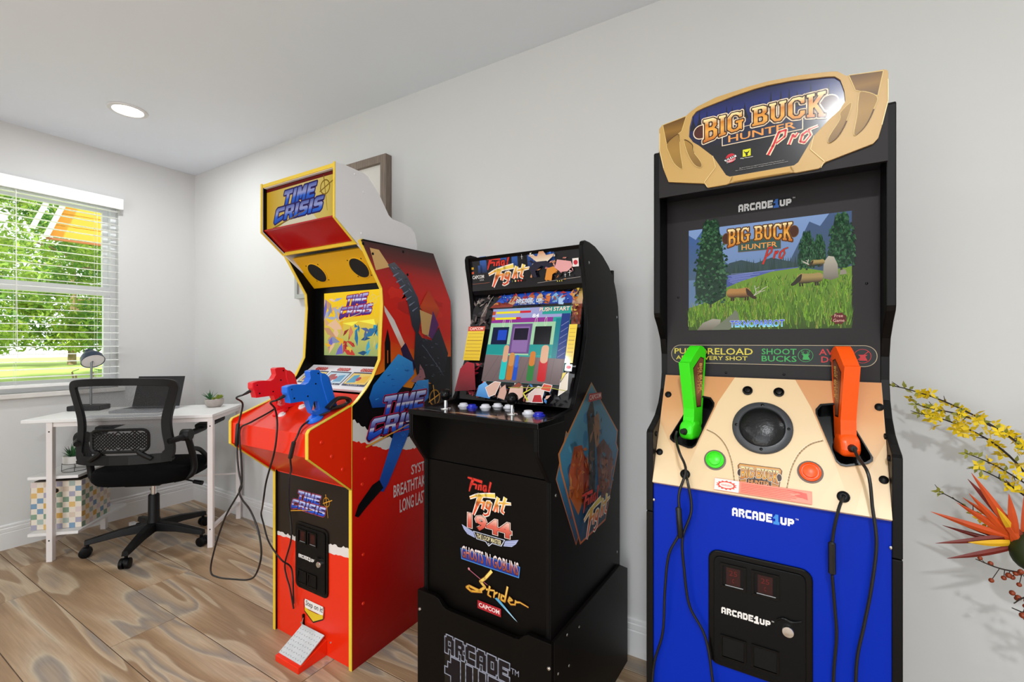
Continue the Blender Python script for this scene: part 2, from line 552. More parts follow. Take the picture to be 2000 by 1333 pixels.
def buck_logo(d, x0, x1, y0, y1, glow='f3ead8', plaque='1c3446', pro=True, log='4a1e14', hunter='e0964a'):
    """western lettering arched over a log, small word below, script word last"""
    W = x1 - x0; H = y1 - y0; cx = (x0 + x1) / 2
    yb, yt = y0 + H * .62, y0 + H * .97
    def wp(q):
        k = (q[0] - cx) / (W / 2)
        lo = yb - H * .17 * k * k
        v = (q[1] - yb) / (yt - yb)
        return (q[0], lo + v * (yt - lo))
    for sx in (-1, 1):
        d.disc(cx + sx * W * .44, y0 + H * .74, W * .062, glow, ry=H * .15)
        d.disc(cx + sx * W * .44, y0 + H * .74, W * .055, log, ry=H * .132)
    d.rect(x0 + W * .22, x1 - W * .22, y0 + H * .355, y0 + H * .66, glow)
    d.rect(x0 + W * .226, x1 - W * .226, y0 + H * .37, y0 + H * .65, plaque)
    t = W * .011
    d.letters(SLAB, 'BIG BUCK', x0 + W * .08, x1 - W * .08, yb, yt, [(yb - H * .12, 'b05a16'), (yb + H * .1, 'e8a848'), (yt - H * .12, 'c87a22'), (yt, 'f8e6a8')], gap=.1, under=[(t * 3.0, glow), (t * 1.5, '3a1606')], warp=wp)
    d.text('HUNTER', x0 + W * .27, x1 - W * .27, y0 + H * .405, y0 + H * .535, hunter, off=.014)
    if pro:
        P = [([(.0, .0), (.10, .18), (.22, .46), (.36, .48), (.34, .34), (.16, .22)], .05, .03), ([(.42, .14), (.50, .34), (.54, .28), (.60, .36)], .04, .03), ([(.78, .36), (.68, .30), (.64, .16), (.72, .12), (.84, .26), (.80, .38), (.98, .42)], .045, .02)]
        for extra, c in ((.05, glow), (0, 'd0182a')):
            for q, a, b in P:
                d.line([(x0 + W * (.55 + p[0] * .33), y0 + H * (.0 + p[1] * .86)) for p in q], W * (a + extra) * .34, c, w1=W * (b + extra) * .34); d.layer -= 1
            d.layer += 1

# ------------------------------------------------------------------ materials
M_wall = mat('wall_paint', 'd6d6d5', 0.85, noise=0.02, nscale=3, bump=0.05)
M_ceil = mat('ceiling_paint', 'eaf0f8', 0.9, noise=0.015, nscale=4, bump=0.08)
M_trim = mat('trim_white', 'e2e2e2', 0.45, noise=0.01, nscale=6)
M_vinyl = mat('window_vinyl', 'eef0f4', 0.4, noise=0.01, nscale=8)
M_blind = mat('blind_slat', 'f4f4f2', 0.45, noise=0.01, nscale=10)
M_marble = mat('sill_marble', 'dcd9d4', 0.3, noise=0.12, nscale=14)
M_black = mat('black_laminate', '070504', 0.42, spec=0.13, noise=0.1, nscale=60, bump=0.05)
M_side = mat('black_side_laminate', '080707', 0.45, spec=0.18, noise=0.1, nscale=60, bump=0.05)
M_blackgl = mat('black_gloss', '060606', 0.25, spec=0.2, noise=0.1, nscale=30)
M_plastic = mat('black_plastic', '070708', 0.4, spec=0.16, noise=0.15, nscale=40, bump=0.1)
M_cord = mat('cord_rubber', '0d0d0e', 0.45, noise=0.1, nscale=50)
M_red = mat('red_laminate', 'ea2c0c', 0.28, spec=0.35, noise=0.03, nscale=10, coat=0.15)
M_redgl = mat('red_acrylic', 'a80508', 0.12, spec=0.35, noise=0.05, nscale=8, coat=0.15)
M_yel = mat('yellow_edge', 'e8c63c', 0.35, noise=0.04, nscale=30)
M_yelp = mat('yellow_panel', 'dfa908', 0.4, noise=0.05, nscale=6)
M_white = mat('white_panel', 'e6e4e6', 0.4, noise=0.015, nscale=10)
M_chrome = mat('chrome', 'd8d8d8', 0.15, metal=1.0, noise=0.05, nscale=30)
M_gunr = mat('red_gun_plastic', 'e21420', 0.35, noise=0.05, nscale=30)
M_gunb = mat('blue_gun_plastic', '1468d8', 0.35, noise=0.05, nscale=30)
M_green = mat('green_gun_plastic', '3be01a', 0.35, noise=0.04, nscale=30)
M_orange = mat('orange_gun_plastic', 'f8560e', 0.35, noise=0.04, nscale=30)
M_deskw = mat('desk_white', 'ecebea', 0.4, noise=0.02, nscale=12)
M_legw = mat('leg_white', 'e8e2e0', 0.4, noise=0.02, nscale=12)
M_chair = mat('chair_plastic', '0c0c0d', 0.5, spec=0.3, noise=0.15, nscale=30, bump=0.1)
M_seat = mat('seat_fabric', '0b0b0c', 0.95, spec=0.1, noise=0.3, nscale=300, bump=0.4)
M_print = print_mat('panel_print', 0.35)
M_printgl = print_mat('gloss_print', 0.2, coat=0.6)
M_screen = print_mat('screen_picture', 0.2, emit=1.08)
M_lit = print_mat('backlit_print', 0.3, emit=0.68)

def wood_tile():
    m = bpy.data.materials.new('wood_look_tile')
    m.use_nodes = True
    nt = m.node_tree; N = nt.nodes; L = nt.links
    b = N['Principled BSDF']
    tc = N.new('ShaderNodeTexCoord'); oi = N.new('ShaderNodeObjectInfo')
    ad = N.new('ShaderNodeVectorMath'); ad.operation = 'ADD'
    sc = N.new('ShaderNodeVectorMath'); sc.operation = 'SCALE'; sc.inputs[3].default_value = 37.0
    cb = N.new('ShaderNodeCombineXYZ')
    L.new(oi.outputs['Random'], cb.inputs[0]); L.new(oi.outputs['Random'], cb.inputs[1])
    L.new(cb.outputs[0], sc.inputs[0])
    L.new(tc.outputs['Object'], ad.inputs[0]); L.new(sc.outputs[0], ad.inputs[1])
    # broad cathedral figure: distorted bands stretched along the plank
    mp = N.new('ShaderNodeMapping'); mp.inputs['Scale'].default_value = (0.50, 3.3, 1)
    L.new(ad.outputs[0], mp.inputs[0])
    nz = N.new('ShaderNodeTexNoise'); nz.inputs['Scale'].default_value = 1.5; nz.inputs['Detail'].default_value = 2.6; nz.inputs['Roughness'].default_value = 0.42; nz.inputs['Distortion'].default_value = 0.45
    L.new(mp.outputs[0], nz.inputs['Vector'])
    mul = N.new('ShaderNodeMath'); mul.operation = 'MULTIPLY'; mul.inputs[1].default_value = 4.6
    L.new(nz.outputs['Fac'], mul.inputs[0])
    fr = N.new('ShaderNodeMath'); fr.operation = 'FRACT'
    L.new(mul.outputs[0], fr.inputs[0])
    cr = N.new('ShaderNodeValToRGB')
    el = cr.color_ramp.elements
    el[0].position = 0.0; el[0].color = (*rgb('bda58a'), 1)
    el[1].position = 1.0; el[1].color = (*rgb('b9a184'), 1)
    for p, c in ((0.12, 'b3987a'), (0.30, 'a68969'), (0.44, '9a7d60'), (0.52, '9c8063'), (0.57, 'c2ae93'), (0.70, 'b79f83'), (0.80, 'a5937f'), (0.87, '978b80'), (0.91, 'a29687'), (0.95, 'c4b299')):
        e = el.new(p); e.color = (*rgb(c), 1)
    L.new(fr.outputs[0], cr.inputs[0])
    # fine grain
    mp2 = N.new('ShaderNodeMapping'); mp2.inputs['Scale'].default_value = (1.8, 48, 1)
    L.new(ad.outputs[0], mp2.inputs[0])
    n2 = N.new('ShaderNodeTexNoise'); n2.inputs['Scale'].default_value = 3.0; n2.inputs['Detail'].default_value = 6; n2.inputs['Distortion'].default_value = 0.6
    L.new(mp2.outputs[0], n2.inputs['Vector'])
    gr = N.new('ShaderNodeMapRange'); gr.inputs[1].default_value = 0.3; gr.inputs[2].default_value = 0.7; gr.inputs[3].default_value = 0.84; gr.inputs[4].default_value = 1.10
    L.new(n2.outputs['Fac'], gr.inputs[0])
    mx = N.new('ShaderNodeMix'); mx.data_type = 'RGBA'; mx.blend_type = 'MULTIPLY'; mx.inputs[0].default_value = 1.0
    L.new(cr.outputs[0], mx.inputs[6]); L.new(gr.outputs[0], mx.inputs[7])
    # large tone drift
    n3 = N.new('ShaderNodeTexNoise'); n3.inputs['Scale'].default_value = 1.6
    L.new(ad.outputs[0], n3.inputs['Vector'])
    tn = N.new('ShaderNodeMapRange'); tn.inputs[1].default_value = 0.3; tn.inputs[2].default_value = 0.7; tn.inputs[3].default_value = 0.86; tn.inputs[4].default_value = 1.06
    L.new(n3.outputs['Fac'], tn.inputs[0])
    m2 = N.new('ShaderNodeMix'); m2.data_type = 'RGBA'; m2.blend_type = 'MULTIPLY'; m2.inputs[0].default_value = 1.0
    L.new(mx.outputs[2], m2.inputs[6]); L.new(tn.outputs[0], m2.inputs[7])
    L.new(m2.outputs[2], b.inputs['Base Color'])
    b.inputs['Roughness'].default_value = 0.42
    b.inputs['Specular IOR Level'].default_value = 0.35
    return m
M_tile = wood_tile()
M_grout = mat('tile_joint', '5b4a3b', 0.9, noise=0.1, nscale=40)

def wood_mat(name, a, b_, sx=30, sz=2):
    m = bpy.data.materials.new(name); m.use_nodes = True
    nt = m.node_tree; N = nt.nodes; L = nt.links
    tc = N.new('ShaderNodeTexCoord'); mp = N.new('ShaderNodeMapping'); mp.inputs['Scale'].default_value = (sx, sx, sz)
    nz = N.new('ShaderNodeTexNoise'); nz.inputs['Scale'].default_value = 6; nz.inputs['Detail'].default_value = 5
    cr = N.new('ShaderNodeValToRGB')
    cr.color_ramp.elements[0].position = 0.3; cr.color_ramp.elements[0].color = (*rgb(a), 1)
    cr.color_ramp.elements[1].position = 0.7; cr.color_ramp.elements[1].color = (*rgb(b_), 1)
    L.new(tc.outputs['Object'], mp.inputs[0]); L.new(mp.outputs[0], nz.inputs['Vector']); L.new(nz.outputs['Fac'], cr.inputs[0])
    L.new(cr.outputs[0], N['Principled BSDF'].inputs['Base Color'])
    N['Principled BSDF'].inputs['Roughness'].default_value = 0.6
    return m
M_frame = wood_mat('grey_brown_frame_wood', '6e5f54', '8b7b6e')

def glass_mat():
    m = bpy.data.materials.new('window_glass'); m.use_nodes = True
    nt = m.node_tree; N = nt.nodes; L = nt.links
    N.remove(N['Principled BSDF'])
    t = N.new('ShaderNodeBsdfTransparent'); t.inputs[0].default_value = (0.96, 0.98, 0.97, 1)
    g = N.new('ShaderNodeBsdfGlossy'); g.inputs['Roughness'].default_value = 0.02
    f = N.new('ShaderNodeFresnel'); f.inputs[0].default_value = 1.3
    mx = N.new('ShaderNodeMixShader')
    L.new(f.outputs[0], mx.inputs[0]); L.new(t.outputs[0], mx.inputs[1]); L.new(g.outputs[0], mx.inputs[2])
    L.new(mx.outputs[0], N['Material Output'].inputs[0])
    return m
M_glass = glass_mat()

# ------------------------------------------------------------------ room shell
RX, RY, RH = 6.2, -4.6, 2.44
WY0, WY1, WZ0, WZ1 = -1.62, -0.46, 0.885, 2.10      # window opening in the far wall
w = MB().box(-0.14, 0, RY, 0.0, 0, WZ0).box(-0.14, 0, RY, 0.0, WZ1, RH).box(-0.14, 0, WY1, 0.0, WZ0, WZ1).box(-0.14, 0, RY, WY0, WZ0, WZ1)
struct(w.build('wall_window', M_wall), 'pale grey wall with the blind-covered window')
struct(MB().box(-0.14, RX + 0.12, 0.0, 0.12, 0, RH).build('wall_arcade', M_wall), 'pale grey wall behind the arcade cabinets')
struct(MB().box(RX, RX + 0.12, RY, 0.0, 0, RH).build('wall_right', M_wall))
DX0, DX1, DZ = 2.0, 4.9, 2.1
w = MB().box(-0.14, DX0, RY - 0.12, RY, 0, RH).box(DX1, RX + 0.12, RY - 0.12, RY, 0, RH).box(DX0, DX1, RY - 0.12, RY, DZ, RH)
struct(w.build('wall_rear', M_wall))
struct(MB().box(-0.14, RX + 0.12, RY - 0.12, 0.12, RH, RH + 0.1).build('ceiling', M_ceil), 'smooth white ceiling')

# floor: a bed with each wood-look plank tile as its own piece
floor = struct(MB().box(-0.14, RX + 0.12, RY - 0.12, 0.12, -0.05, -0.002).build('floor', M_grout), 'floor of long wood-look plank tiles with swirling tan and grey grain')
PW, PL, G = 0.2275, 1.2, 0.0016
_pm = {}
row = 0
y1 = -0.5495 + PW * 3
k = -3
while y1 > RY:
    a, b = max(y1 - PW, RY), min(y1, 0.0)
    if b - a > 0.02:
        x = 2.375 - 0.8 * k
        x -= math.ceil((x + 0.1) / PL) * PL
        while x < RX:
            c, d = max(x, 0.0), min(x + PL, RX)
            if d - c > 0.02:
                key = (round(d - c, 3), round(b - a, 3))
                if key not in _pm:
                    hx, hy = (d - c) / 2 - G, (b - a) / 2 - G
                    e = 0.0012
                    mb = MB()
                    mb.add([(-hx, -hy, -0.004), (hx, -hy, -0.004), (hx, hy, -0.004), (-hx, hy, -0.004), (-hx, -hy, -e), (hx, -hy, -e), (hx, hy, -e), (-hx, hy, -e),
                            (-hx + e, -hy + e, 0), (hx - e, -hy + e, 0), (hx - e, hy - e, 0), (-hx + e, hy - e, 0)],
                           [(0, 1, 5, 4), (1, 2, 6, 5), (2, 3, 7, 6), (3, 0, 4, 7), (4, 5, 9, 8), (5, 6, 10, 9), (6, 7, 11, 10), (7, 4, 8, 11), (8, 9, 10, 11), (0, 3, 2, 1)])
                    o = mb.build('plank', M_tile, floor)
                    _pm[key] = o.data
                else:
                    o = bpy.data.objects.new('plank', _pm[key]); COL.objects.link(o); o.parent = floor
                o.location = ((c + d) / 2, (a + b) / 2, 0)
            x += PL
    y1 -= PW; k += 1

# baseboards with two beads
BP = [(0, 0), (0.014, 0), (0.014, 0.093), (0.011, 0.097), (0.013, 0.100), (0.013, 0.118), (0.009, 0.122), (0.010, 0.126), (0.010, 0.134), (0.006, 0.140), (0, 0.140)]
struct(MB().prism(BP, lambda p, q, d: (d, -p, q), 0.0, RX).build('baseboard_arcade', M_trim))
struct(MB().prism(BP, lambda p, q, d: (p, d, q), RY, -0.0005).build('baseboard_window', M_trim))
struct(MB().prism(BP, lambda p, q, d: (RX - p, d, q), RY, 0).build('baseboard_right', M_trim))

# window in the far wall
def rectframe(mb, y0, y1, z0, z1, wd, x0, x1, wb=None):
    wb = wb or wd
    mb.box(x0, x1, y0, y0 + wd, z0, z1).box(x0, x1, y1 - wd, y1, z0, z1)
    mb.box(x0, x1, y0 + wd, y1 - wd, z0, z0 + wb).box(x0, x1, y0 + wd, y1 - wd, z1 - wd, z1)
    return mb
win = struct(rectframe(MB(), WY0, WY1, WZ0, WZ1, 0.03, -0.11, -0.035, 0.035).build('window_1', M_vinyl, bevel=0.002), 'white vinyl single-hung window')
rectframe(MB(), WY0 + 0.03, WY1 - 0.03, 0.92, 1.52, 0.032, -0.075, -0.045).build('lower_sash', M_vinyl, win, bevel=0.002)
rectframe(MB(), WY0 + 0.03, WY1 - 0.03, 1.495, 2.07, 0.028, -0.105, -0.078).build('upper_sash', M_vinyl, win, bevel=0.002)
MB().box(-0.045, -0.036, WY0 + 0.03, WY1 - 0.03, 1.488, 1.545).build('meeting_rail', M_vinyl, win, bevel=0.002)
MB().box(-0.063, -0.059, WY0 + 0.05, WY1 - 0.05, 0.94, 1.51).build('pane', M_glass, win)
MB().box(-0.094, -0.090, WY0 + 0.05, WY1 - 0.05, 1.51, 2.06).build('pane', M_glass, win)
struct(MB().box(-0.034, 0.028, WY0 - 0.03, WY1 + 0.03, 0.856, 0.8845).build('trim_1', M_marble, bevel=0.004), 'marble window sill with worn chipped edge')

bl = thing('window_blind', 'white horizontal slat blind hanging open over the window', 'blind', (0.012, -1.04, 2.1))
bl_y0, bl_y1 = -0.60, 0.585
MB().box(0.03, 0.046, bl_y0 - 0.005, bl_y1 + 0.005, -0.042, 0.03).box(-0.006, 0.03, bl_y0 - 0.005, bl_y0 + 0.004, -0.042, 0.03).box(-0.006, 0.03, bl_y1 - 0.004, bl_y1 + 0.005, -0.042, 0.03).build('valance', M_blind, bl, bevel=0.003)
MB().box(-0.012, 0.028, bl_y0 + 0.01, bl_y1 - 0.01, -0.03, 0.012).build('headrail', M_blind, bl)
slat_me = None
for i in range(25):
    z = -0.055 - 0.0445 * i
    if slat_me is None:
        prof = [(-0.022, -0.0012), (-0.011, 0.0006), (0, 0.0013), (0.011, 0.0006), (0.022, -0.0012), (0.022, 0.0006), (0.011, 0.0024), (0, 0.0031), (-0.011, 0.0024), (-0.022, 0.0006)]
        o = MB().prism(prof, lambda p, q, d: (p, d, q), bl_y0 + 0.012, bl_y1 - 0.012).build('slat', M_blind, bl)
        slat_me = o.data
    else:
        o = bpy.data.objects.new('slat', slat_me); COL.objects.link(o); o.parent = bl
    o.location = (0.004, 0, z)
    o.rotation_euler = (0, math.radians(3), 0)
MB().box(-0.018, 0.026, bl_y0 + 0.012, bl_y1 - 0.012, -1.185, -1.166).build('bottom_rail', M_blind, bl, bevel=0.003)
for yy in (-0.48, 0.10, 0.46):
    c = MB()
    for xx in (-0.021, 0.027):
        c.tube([(xx, yy, -0.03), (xx, yy, -1.17)], 0.0008, 5)
    c.build('ladder_cord', M_blind, bl)
MB().tube([(0.034, 0.10, -0.04), (0.034, 0.102, -0.6), (0.033, 0.106, -1.02)], 0.0015, 6).build('pull_cord', M_blind, bl)

# wide door behind the camera, added as an opening for soft frontal fill
dr = struct(MB().front([(DX0, 0), (DX0, DZ), (DX1, DZ), (DX1, 0), (DX1 - .06, 0), (DX1 - .06, DZ - .06), (DX0 + .06, DZ - .06), (DX0 + .06, 0)], RY - 0.1, RY - 0.02).build('added_door_1', M_vinyl))
for xa, xb in ((DX0 + .06, (DX0 + DX1) / 2), ((DX0 + DX1) / 2, DX1 - .06)):
    MB().front([(xa, 0.02), (xa, DZ - .06), (xb, DZ - .06), (xb, 0.02), (xb - .05, 0.02), (xb - .05, DZ - .12), (xa + .05, DZ - .12), (xa + .05, .02)], RY - 0.08, RY - 0.04).build('sash', M_vinyl, dr)

# ------------------------------------------------------------------ recessed downlights
M_lamp = mat('downlight_lens', 'fff8ee', 0.5, emit=14.0, noise=0.001)
for i, (x, y, p, lab) in enumerate(DOWNLIGHTS):
    t = thing('ceiling_light', lab, 'light', (x, y, RH), 0, 'recessed ceiling lights')
    MB().lathe([(0.066, -0.001), (0.088, -0.001), (0.086, -0.006), (0.068, -0.007), (0.066, -0.004), (0.066, -0.001)], n=32, cap=False).build('trim_ring', M_trim, t, smooth=True)
    MB().lathe([(0.001, -0.0035), (0.067, -0.0035), (0.067, -0.0015), (0.001, -0.0015)], n=32).build('lens', M_lamp, t)
    ld = bpy.data.lights.new('downlight', 'AREA')
    ld.shape = 'DISK'; ld.size = 0.13; ld.energy = p; ld.color = (0.95, 0.98, 1.0)
    lo = bpy.data.objects.new('downlight', ld); COL.objects.link(lo)
    lo.parent = t; lo.location = (0, 0, -0.012)

# ------------------------------------------------------------------ outdoors seen through the window
def leaf_mat(name, a, b_):
    m = bpy.data.materials.new(name); m.use_nodes = True
    nt = m.node_tree; N = nt.nodes; L = nt.links
    g = N.new('ShaderNodeNewGeometry'); nz = N.new('ShaderNodeTexNoise'); nz.inputs['Scale'].default_value = 0.9
    nz.inputs['Detail'].default_value = 3
    cr = N.new('ShaderNodeValToRGB')
    cr.color_ramp.elements[0].position = 0.35; cr.color_ramp.elements[0].color = (*rgb(a), 1)
    cr.color_ramp.elements[1].position = 0.65; cr.color_ramp.elements[1].color = (*rgb(b_), 1)
    L.new(g.outputs['Position'], nz.inputs['Vector']); L.new(nz.outputs['Fac'], cr.inputs[0])
    p = N['Principled BSDF']; p.inputs['Roughness'].default_value = 0.7
    tr = N.new('ShaderNodeBsdfTranslucent'); mx = N.new('ShaderNodeMixShader'); mx.inputs[0].default_value = 0.35
    L.new(cr.outputs[0], p.inputs['Base Color']); L.new(cr.outputs[0], tr.inputs[0])
    L.new(p.outputs[0], mx.inputs[1]); L.new(tr.outputs[0], mx.inputs[2]); L.new(mx.outputs[0], N['Material Output'].inputs[0])
    return m
M_leaf = leaf_mat('tree_leaves', '4f8238', 'a4b848')
M_leaf2 = leaf_mat('shrub_leaves', '5c8a3c', '86ae58')
M_bark = mat('bark', '8a7458', 0.9, noise=0.3, nscale=12)
M_lawn = mat('lawn_grass', 'a8c060', 0.95, noise=0.18, nscale=0.8)
M_road = mat('pale_road', 'e6e6e4', 0.9, noise=0.05, nscale=2)
M_soffit = mat('orange_boards', 'f0a02c', 0.6, noise=0.06, nscale=5)
tag(MB().box(-75, -0.2, -60, 70, -0.35, -0.30).build('lawn', M_lawn), 'bright green mown lawn outside the window', 'lawn', kind='stuff')
tag(MB().box(-150, -58, -80, 140, -0.299, -0.25).build('road', M_road), 'pale road beyond the lawn outside the window', 'road', kind='structure')

def tree(loc, h, r, low, label, n, seed, leaf=0.20):
    rd = random.Random(seed)
    t = thing('tree', label, 'tree', loc, 0, 'trees beyond the lawn')
    br = MB()
    br.tube([(0, 0, 0.03), (0, 0, 0.3), (0.1, 0.05, h * .25), (-0.05, 0.1, h * .6)], [0.24, 0.22, 0.17, 0.09], 8)
    for i in range(7):
        a = i * 0.9 + rd.random(); z = h * (.25 + .05 * i)
        br.tube([(0, 0, z), (math.cos(a) * r * .35, math.sin(a) * r * .35, z + .3), (math.cos(a) * r * .75, math.sin(a) * r * .75, z + .5 - .3 * rd.random())], [0.08, 0.05, 0.02], 6)
    br.build('trunk', M_bark, t, smooth=True)
    mb = MB()
    clumps = []
    for i in range(110):
        a = rd.random() * 6.283; q = math.sqrt(rd.random()); zz = rd.random()
        prof = math.sin(math.pi * min(1, .18 + zz * .82)) ** .5
        clumps.append((math.cos(a) * r * q * prof, math.sin(a) * r * q * prof, low + zz * (h - low), .6 + rd.random() * .7))
    for i in range(n):
        cx, cy, cz, cr_ = clumps[rd.randrange(len(clumps))]
        d = Vector((rd.gauss(0, 1), rd.gauss(0, 1), rd.gauss(0, .7)))
        d = d.normalized() * cr_ * rd.random() ** .4
        p = Vector((cx, cy, cz)) + d
        if p.z < 1.0: continue
        a = Vector((rd.gauss(0, 1), rd.gauss(0, 1), rd.gauss(0, 1))).normalized() * leaf * (.6 + rd.random() * .8)
        b = a.cross(Vector((rd.gauss(0, 1), rd.gauss(0, 1), rd.gauss(0, 1)))).normalized() * leaf * .35
        mb.add([p - a * .5, p + b * .5, p + a * .5, p - b * .5], [(0, 1, 2, 3)])
    o = mb.build('foliage', M_leaf, t, fix=False)
    o['kind'] = 'stuff'
tree((-20, 0.6, -.3), 9.5, 3.2, 1.0, 'leafy green tree at the left of the window view', 15000, 1, .26)
tree((-24, 7.6, -.3), 10.5, 3.2, 1.0, 'leafy yellow-green tree at the right of the window view', 15000, 2, .30)
tree((-36, 9.0, -.3), 14.0, 5.6, 1.2, 'taller leafy tree farther back between the two nearer trees', 22000, 3, 0.42)
tree((-34, -3.6, -.3), 13.0, 4.8, 1.0, 'leafy tree mostly hidden at the far left of the window', 14000, 4, 0.40)

# eave of the neighbouring porch: orange boards with white fascia
ev = thing('porch_eave', 'orange boarded porch eave with white fascia outside the window', 'roof', (-1.5, 0, 0))
def slab(pts, th, m, nm):
    n = (Vector(pts[1]) - Vector(pts[0])).cross(Vector(pts[2]) - Vector(pts[0])).normalized() * th
    k = len(pts)
    MB().add([tuple(p) for p in pts] + [tuple(Vector(p) + n) for p in pts], [tuple(range(k)), tuple(range(2 * k - 1, k - 1, -1))] + [(i, (i + 1) % k, k + (i + 1) % k, k + i) for i in range(k)]).build(nm, m, ev)
for i in range(6):
    z0, z1 = 2.075 + i * .105, 2.075 + (i + 1) * .105 - .006
    ya = lambda z: -0.445 + (z - 2.075) * 0.36
    slab([(0, ya(z0), z0), (0, .9, z0 + .02), (0, .9, z1 + .02), (0, ya(z1), z1)], 0.02, M_soffit, 'board')
slab([(.01, -.475, 2.06), (.01, -.445, 2.06), (.01, -.18, 2.78), (.01, -.21, 2.78)], 0.05, M_trim, 'fascia')
slab([(.02, -.555, 2.115), (.02, -.525, 2.115), (.02, -.28, 2.78), (.02, -.31, 2.78)], 0.04, M_trim, 'gutter')
slab([(.0, -.45, 2.045), (.0, .9, 2.065), (.0, .9, 2.08), (.0, -.45, 2.06)], 0.05, mat('eave_brown', 'a8643a', .7, noise=.1), 'edge_board')
MB().box(-.1, -.02, .82, .9, -.3, 2.8).build('post', M_trim, ev)

def shrub(loc, h, n, label, seed):
    rd = random.Random(seed)
    t = thing('shrub', label, 'shrub', loc, 0, 'shrubs under the window')
    st = MB(); lf = MB()
    for i in range(n):
        a = rd.random() * 6.283; e = Vector((math.cos(a) * .12 * rd.random(), math.sin(a) * .17 * rd.random(), h * (.55 + .45 * rd.random())))
        st.tube([(0, 0, 0), tuple(e * .5 + Vector((0, 0, h * .08))), tuple(e)], .006, 5)
        for k in range(5):
            p = e * (.55 + .45 * k / 4); b = rd.random() * 6.283
            d = Vector((math.cos(b), math.sin(b), .3)) * (.06 + .05 * rd.random()); s_ = Vector((-math.sin(b), math.cos(b), .2)) * .022
            lf.add([p, p + d * .5 + s_, p + d, p + d * .5 - s_], [(0, 1, 2, 3)])
    st.build('stems', M_bark, t); lf.build('leaves', M_leaf2, t, fix=False)
shrub((-.75, -.33, -.3), 1.28, 26, 'leafy shrub tip showing above the sill beside the lamp', 11)
shrub((-.8, -.78, -.3), 1.17, 16, 'low leafy shrub tip above the sill at the left', 12)

# ------------------------------------------------------------------ red and yellow light-gun cabinet
def rivets(mb, pts, r=0.006, h=0.003):
    for c, n in pts:
        mb.lathe([(r, 0), (r * .8, h * .7), (r * .3, h)], c, n, 10)
    return mb

def coin_door(parent, u0, u1, z0, z1, v, logo_back=None):
    """black coin door on a front panel at depth v (front faces -y); parts of the cabinet"""
    w, h = u1 - u0, z1 - z0
    cd = MB().front(rrect(u0, u1, z0, z1, w * .11), v - 0.006, v).build('coin_door', M_blackgl, parent, bevel=0.003)
    MB().front(rrect(u0 + w * .06, u1 - w * .06, z0 + h * .045, z1 - h * .045, w * .07), v - 0.0095, v - 0.006).build('door_plate', M_plastic, cd, bevel=0.0015)
    for k in (0, 1):
        a = u0 + w * (.13 + .31 * k); b = a + w * .26
        za, zb = z1 - h * .30, z1 - h * .09
        MB().front([(a, za), (b, za), (b, zb), (a, zb), (a, za + .001), (a + .005, za + .005), (a + .005, zb - .005), (b - .005, zb - .005), (b - .005, za + .005), (a + .005, za + .0049)], v - 0.0125, v - 0.0095).build('slot_frame', M_blackgl, cd)
        d = Decal((0, v - .0097, 0), (1, 0, 0), (0, 0, 1))
        ia, ib = a + w * .06, b - w * .06
        d.rect(ia, ib, za + .008, zb - .008, '2a0605')
        d.text('25', ia + .006, ib - .006, (za + zb) / 2 + .002, zb - .014, '5e120e')
        d.text('c', ia + .012, ib - .012, za + .014, (za + zb) / 2 - .004, '5e120e')
        d.line([(a + .010, za + .006), (b - .006, za + .006)], .0016, 'a8a8a8')
        d.build('coin_slot', M_print, cd)
        za, zb = z0 + h * .09, z0 + h * .29
        MB().front([(a, za), (b, za), (b, zb), (a, zb), (a, za + .001), (a + .004, za + .004), (a + .004, zb - .004), (b - .004, zb - .004), (b - .004, za + .004), (a + .004, za + .0039)], v - 0.0125, v - 0.0095).build('return_frame', M_blackgl, cd)
        MB().add([(a + .005, v - .0096, za + .004), (b - .005, v - .0096, za + .004), (b - .005, v - .0125, za + .006), (a + .005, v - .0125, za + .006), (a + .005, v - .0096, zb - .006), (b - .005, v - .0096, zb - .006)],
                 [(0, 1, 2, 3), (3, 2, 5, 4), (0, 3, 4), (1, 5, 2), (0, 4, 5, 1)]).build('return_flap', M_plastic, cd)
    MB().lathe([(w * .062, 0), (w * .062, .004), (w * .052, .007), (w * .02, .0075)], (u0 + w * .78, v - .0095, z0 + h * .48), (0, -1, 0), 24).build('lock', M_chrome, cd, smooth=True)
    MB().tube(catmull([(u0 + w * .68, v - .0105, z0 + h * .545), (u0 + w * .74, v - .0125, z0 + h * .575), (u0 + w * .82, v - .0125, z0 + h * .565), (u0 + w * .90, v - .0105, z0 + h * .585)], 5), .0022, 6).build('pull', M_blackgl, cd)
    d = Decal((0, v - .0097, 0), (1, 0, 0), (0, 0, 1))
    arcade_logo(d, u0 + w * .14, u0 + w * .62, z0 + h * .47, z0 + h * .525, 'e8e4e0', 'e8e4e0')
    d.build('door_lettering', M_print, cd)
    return cd

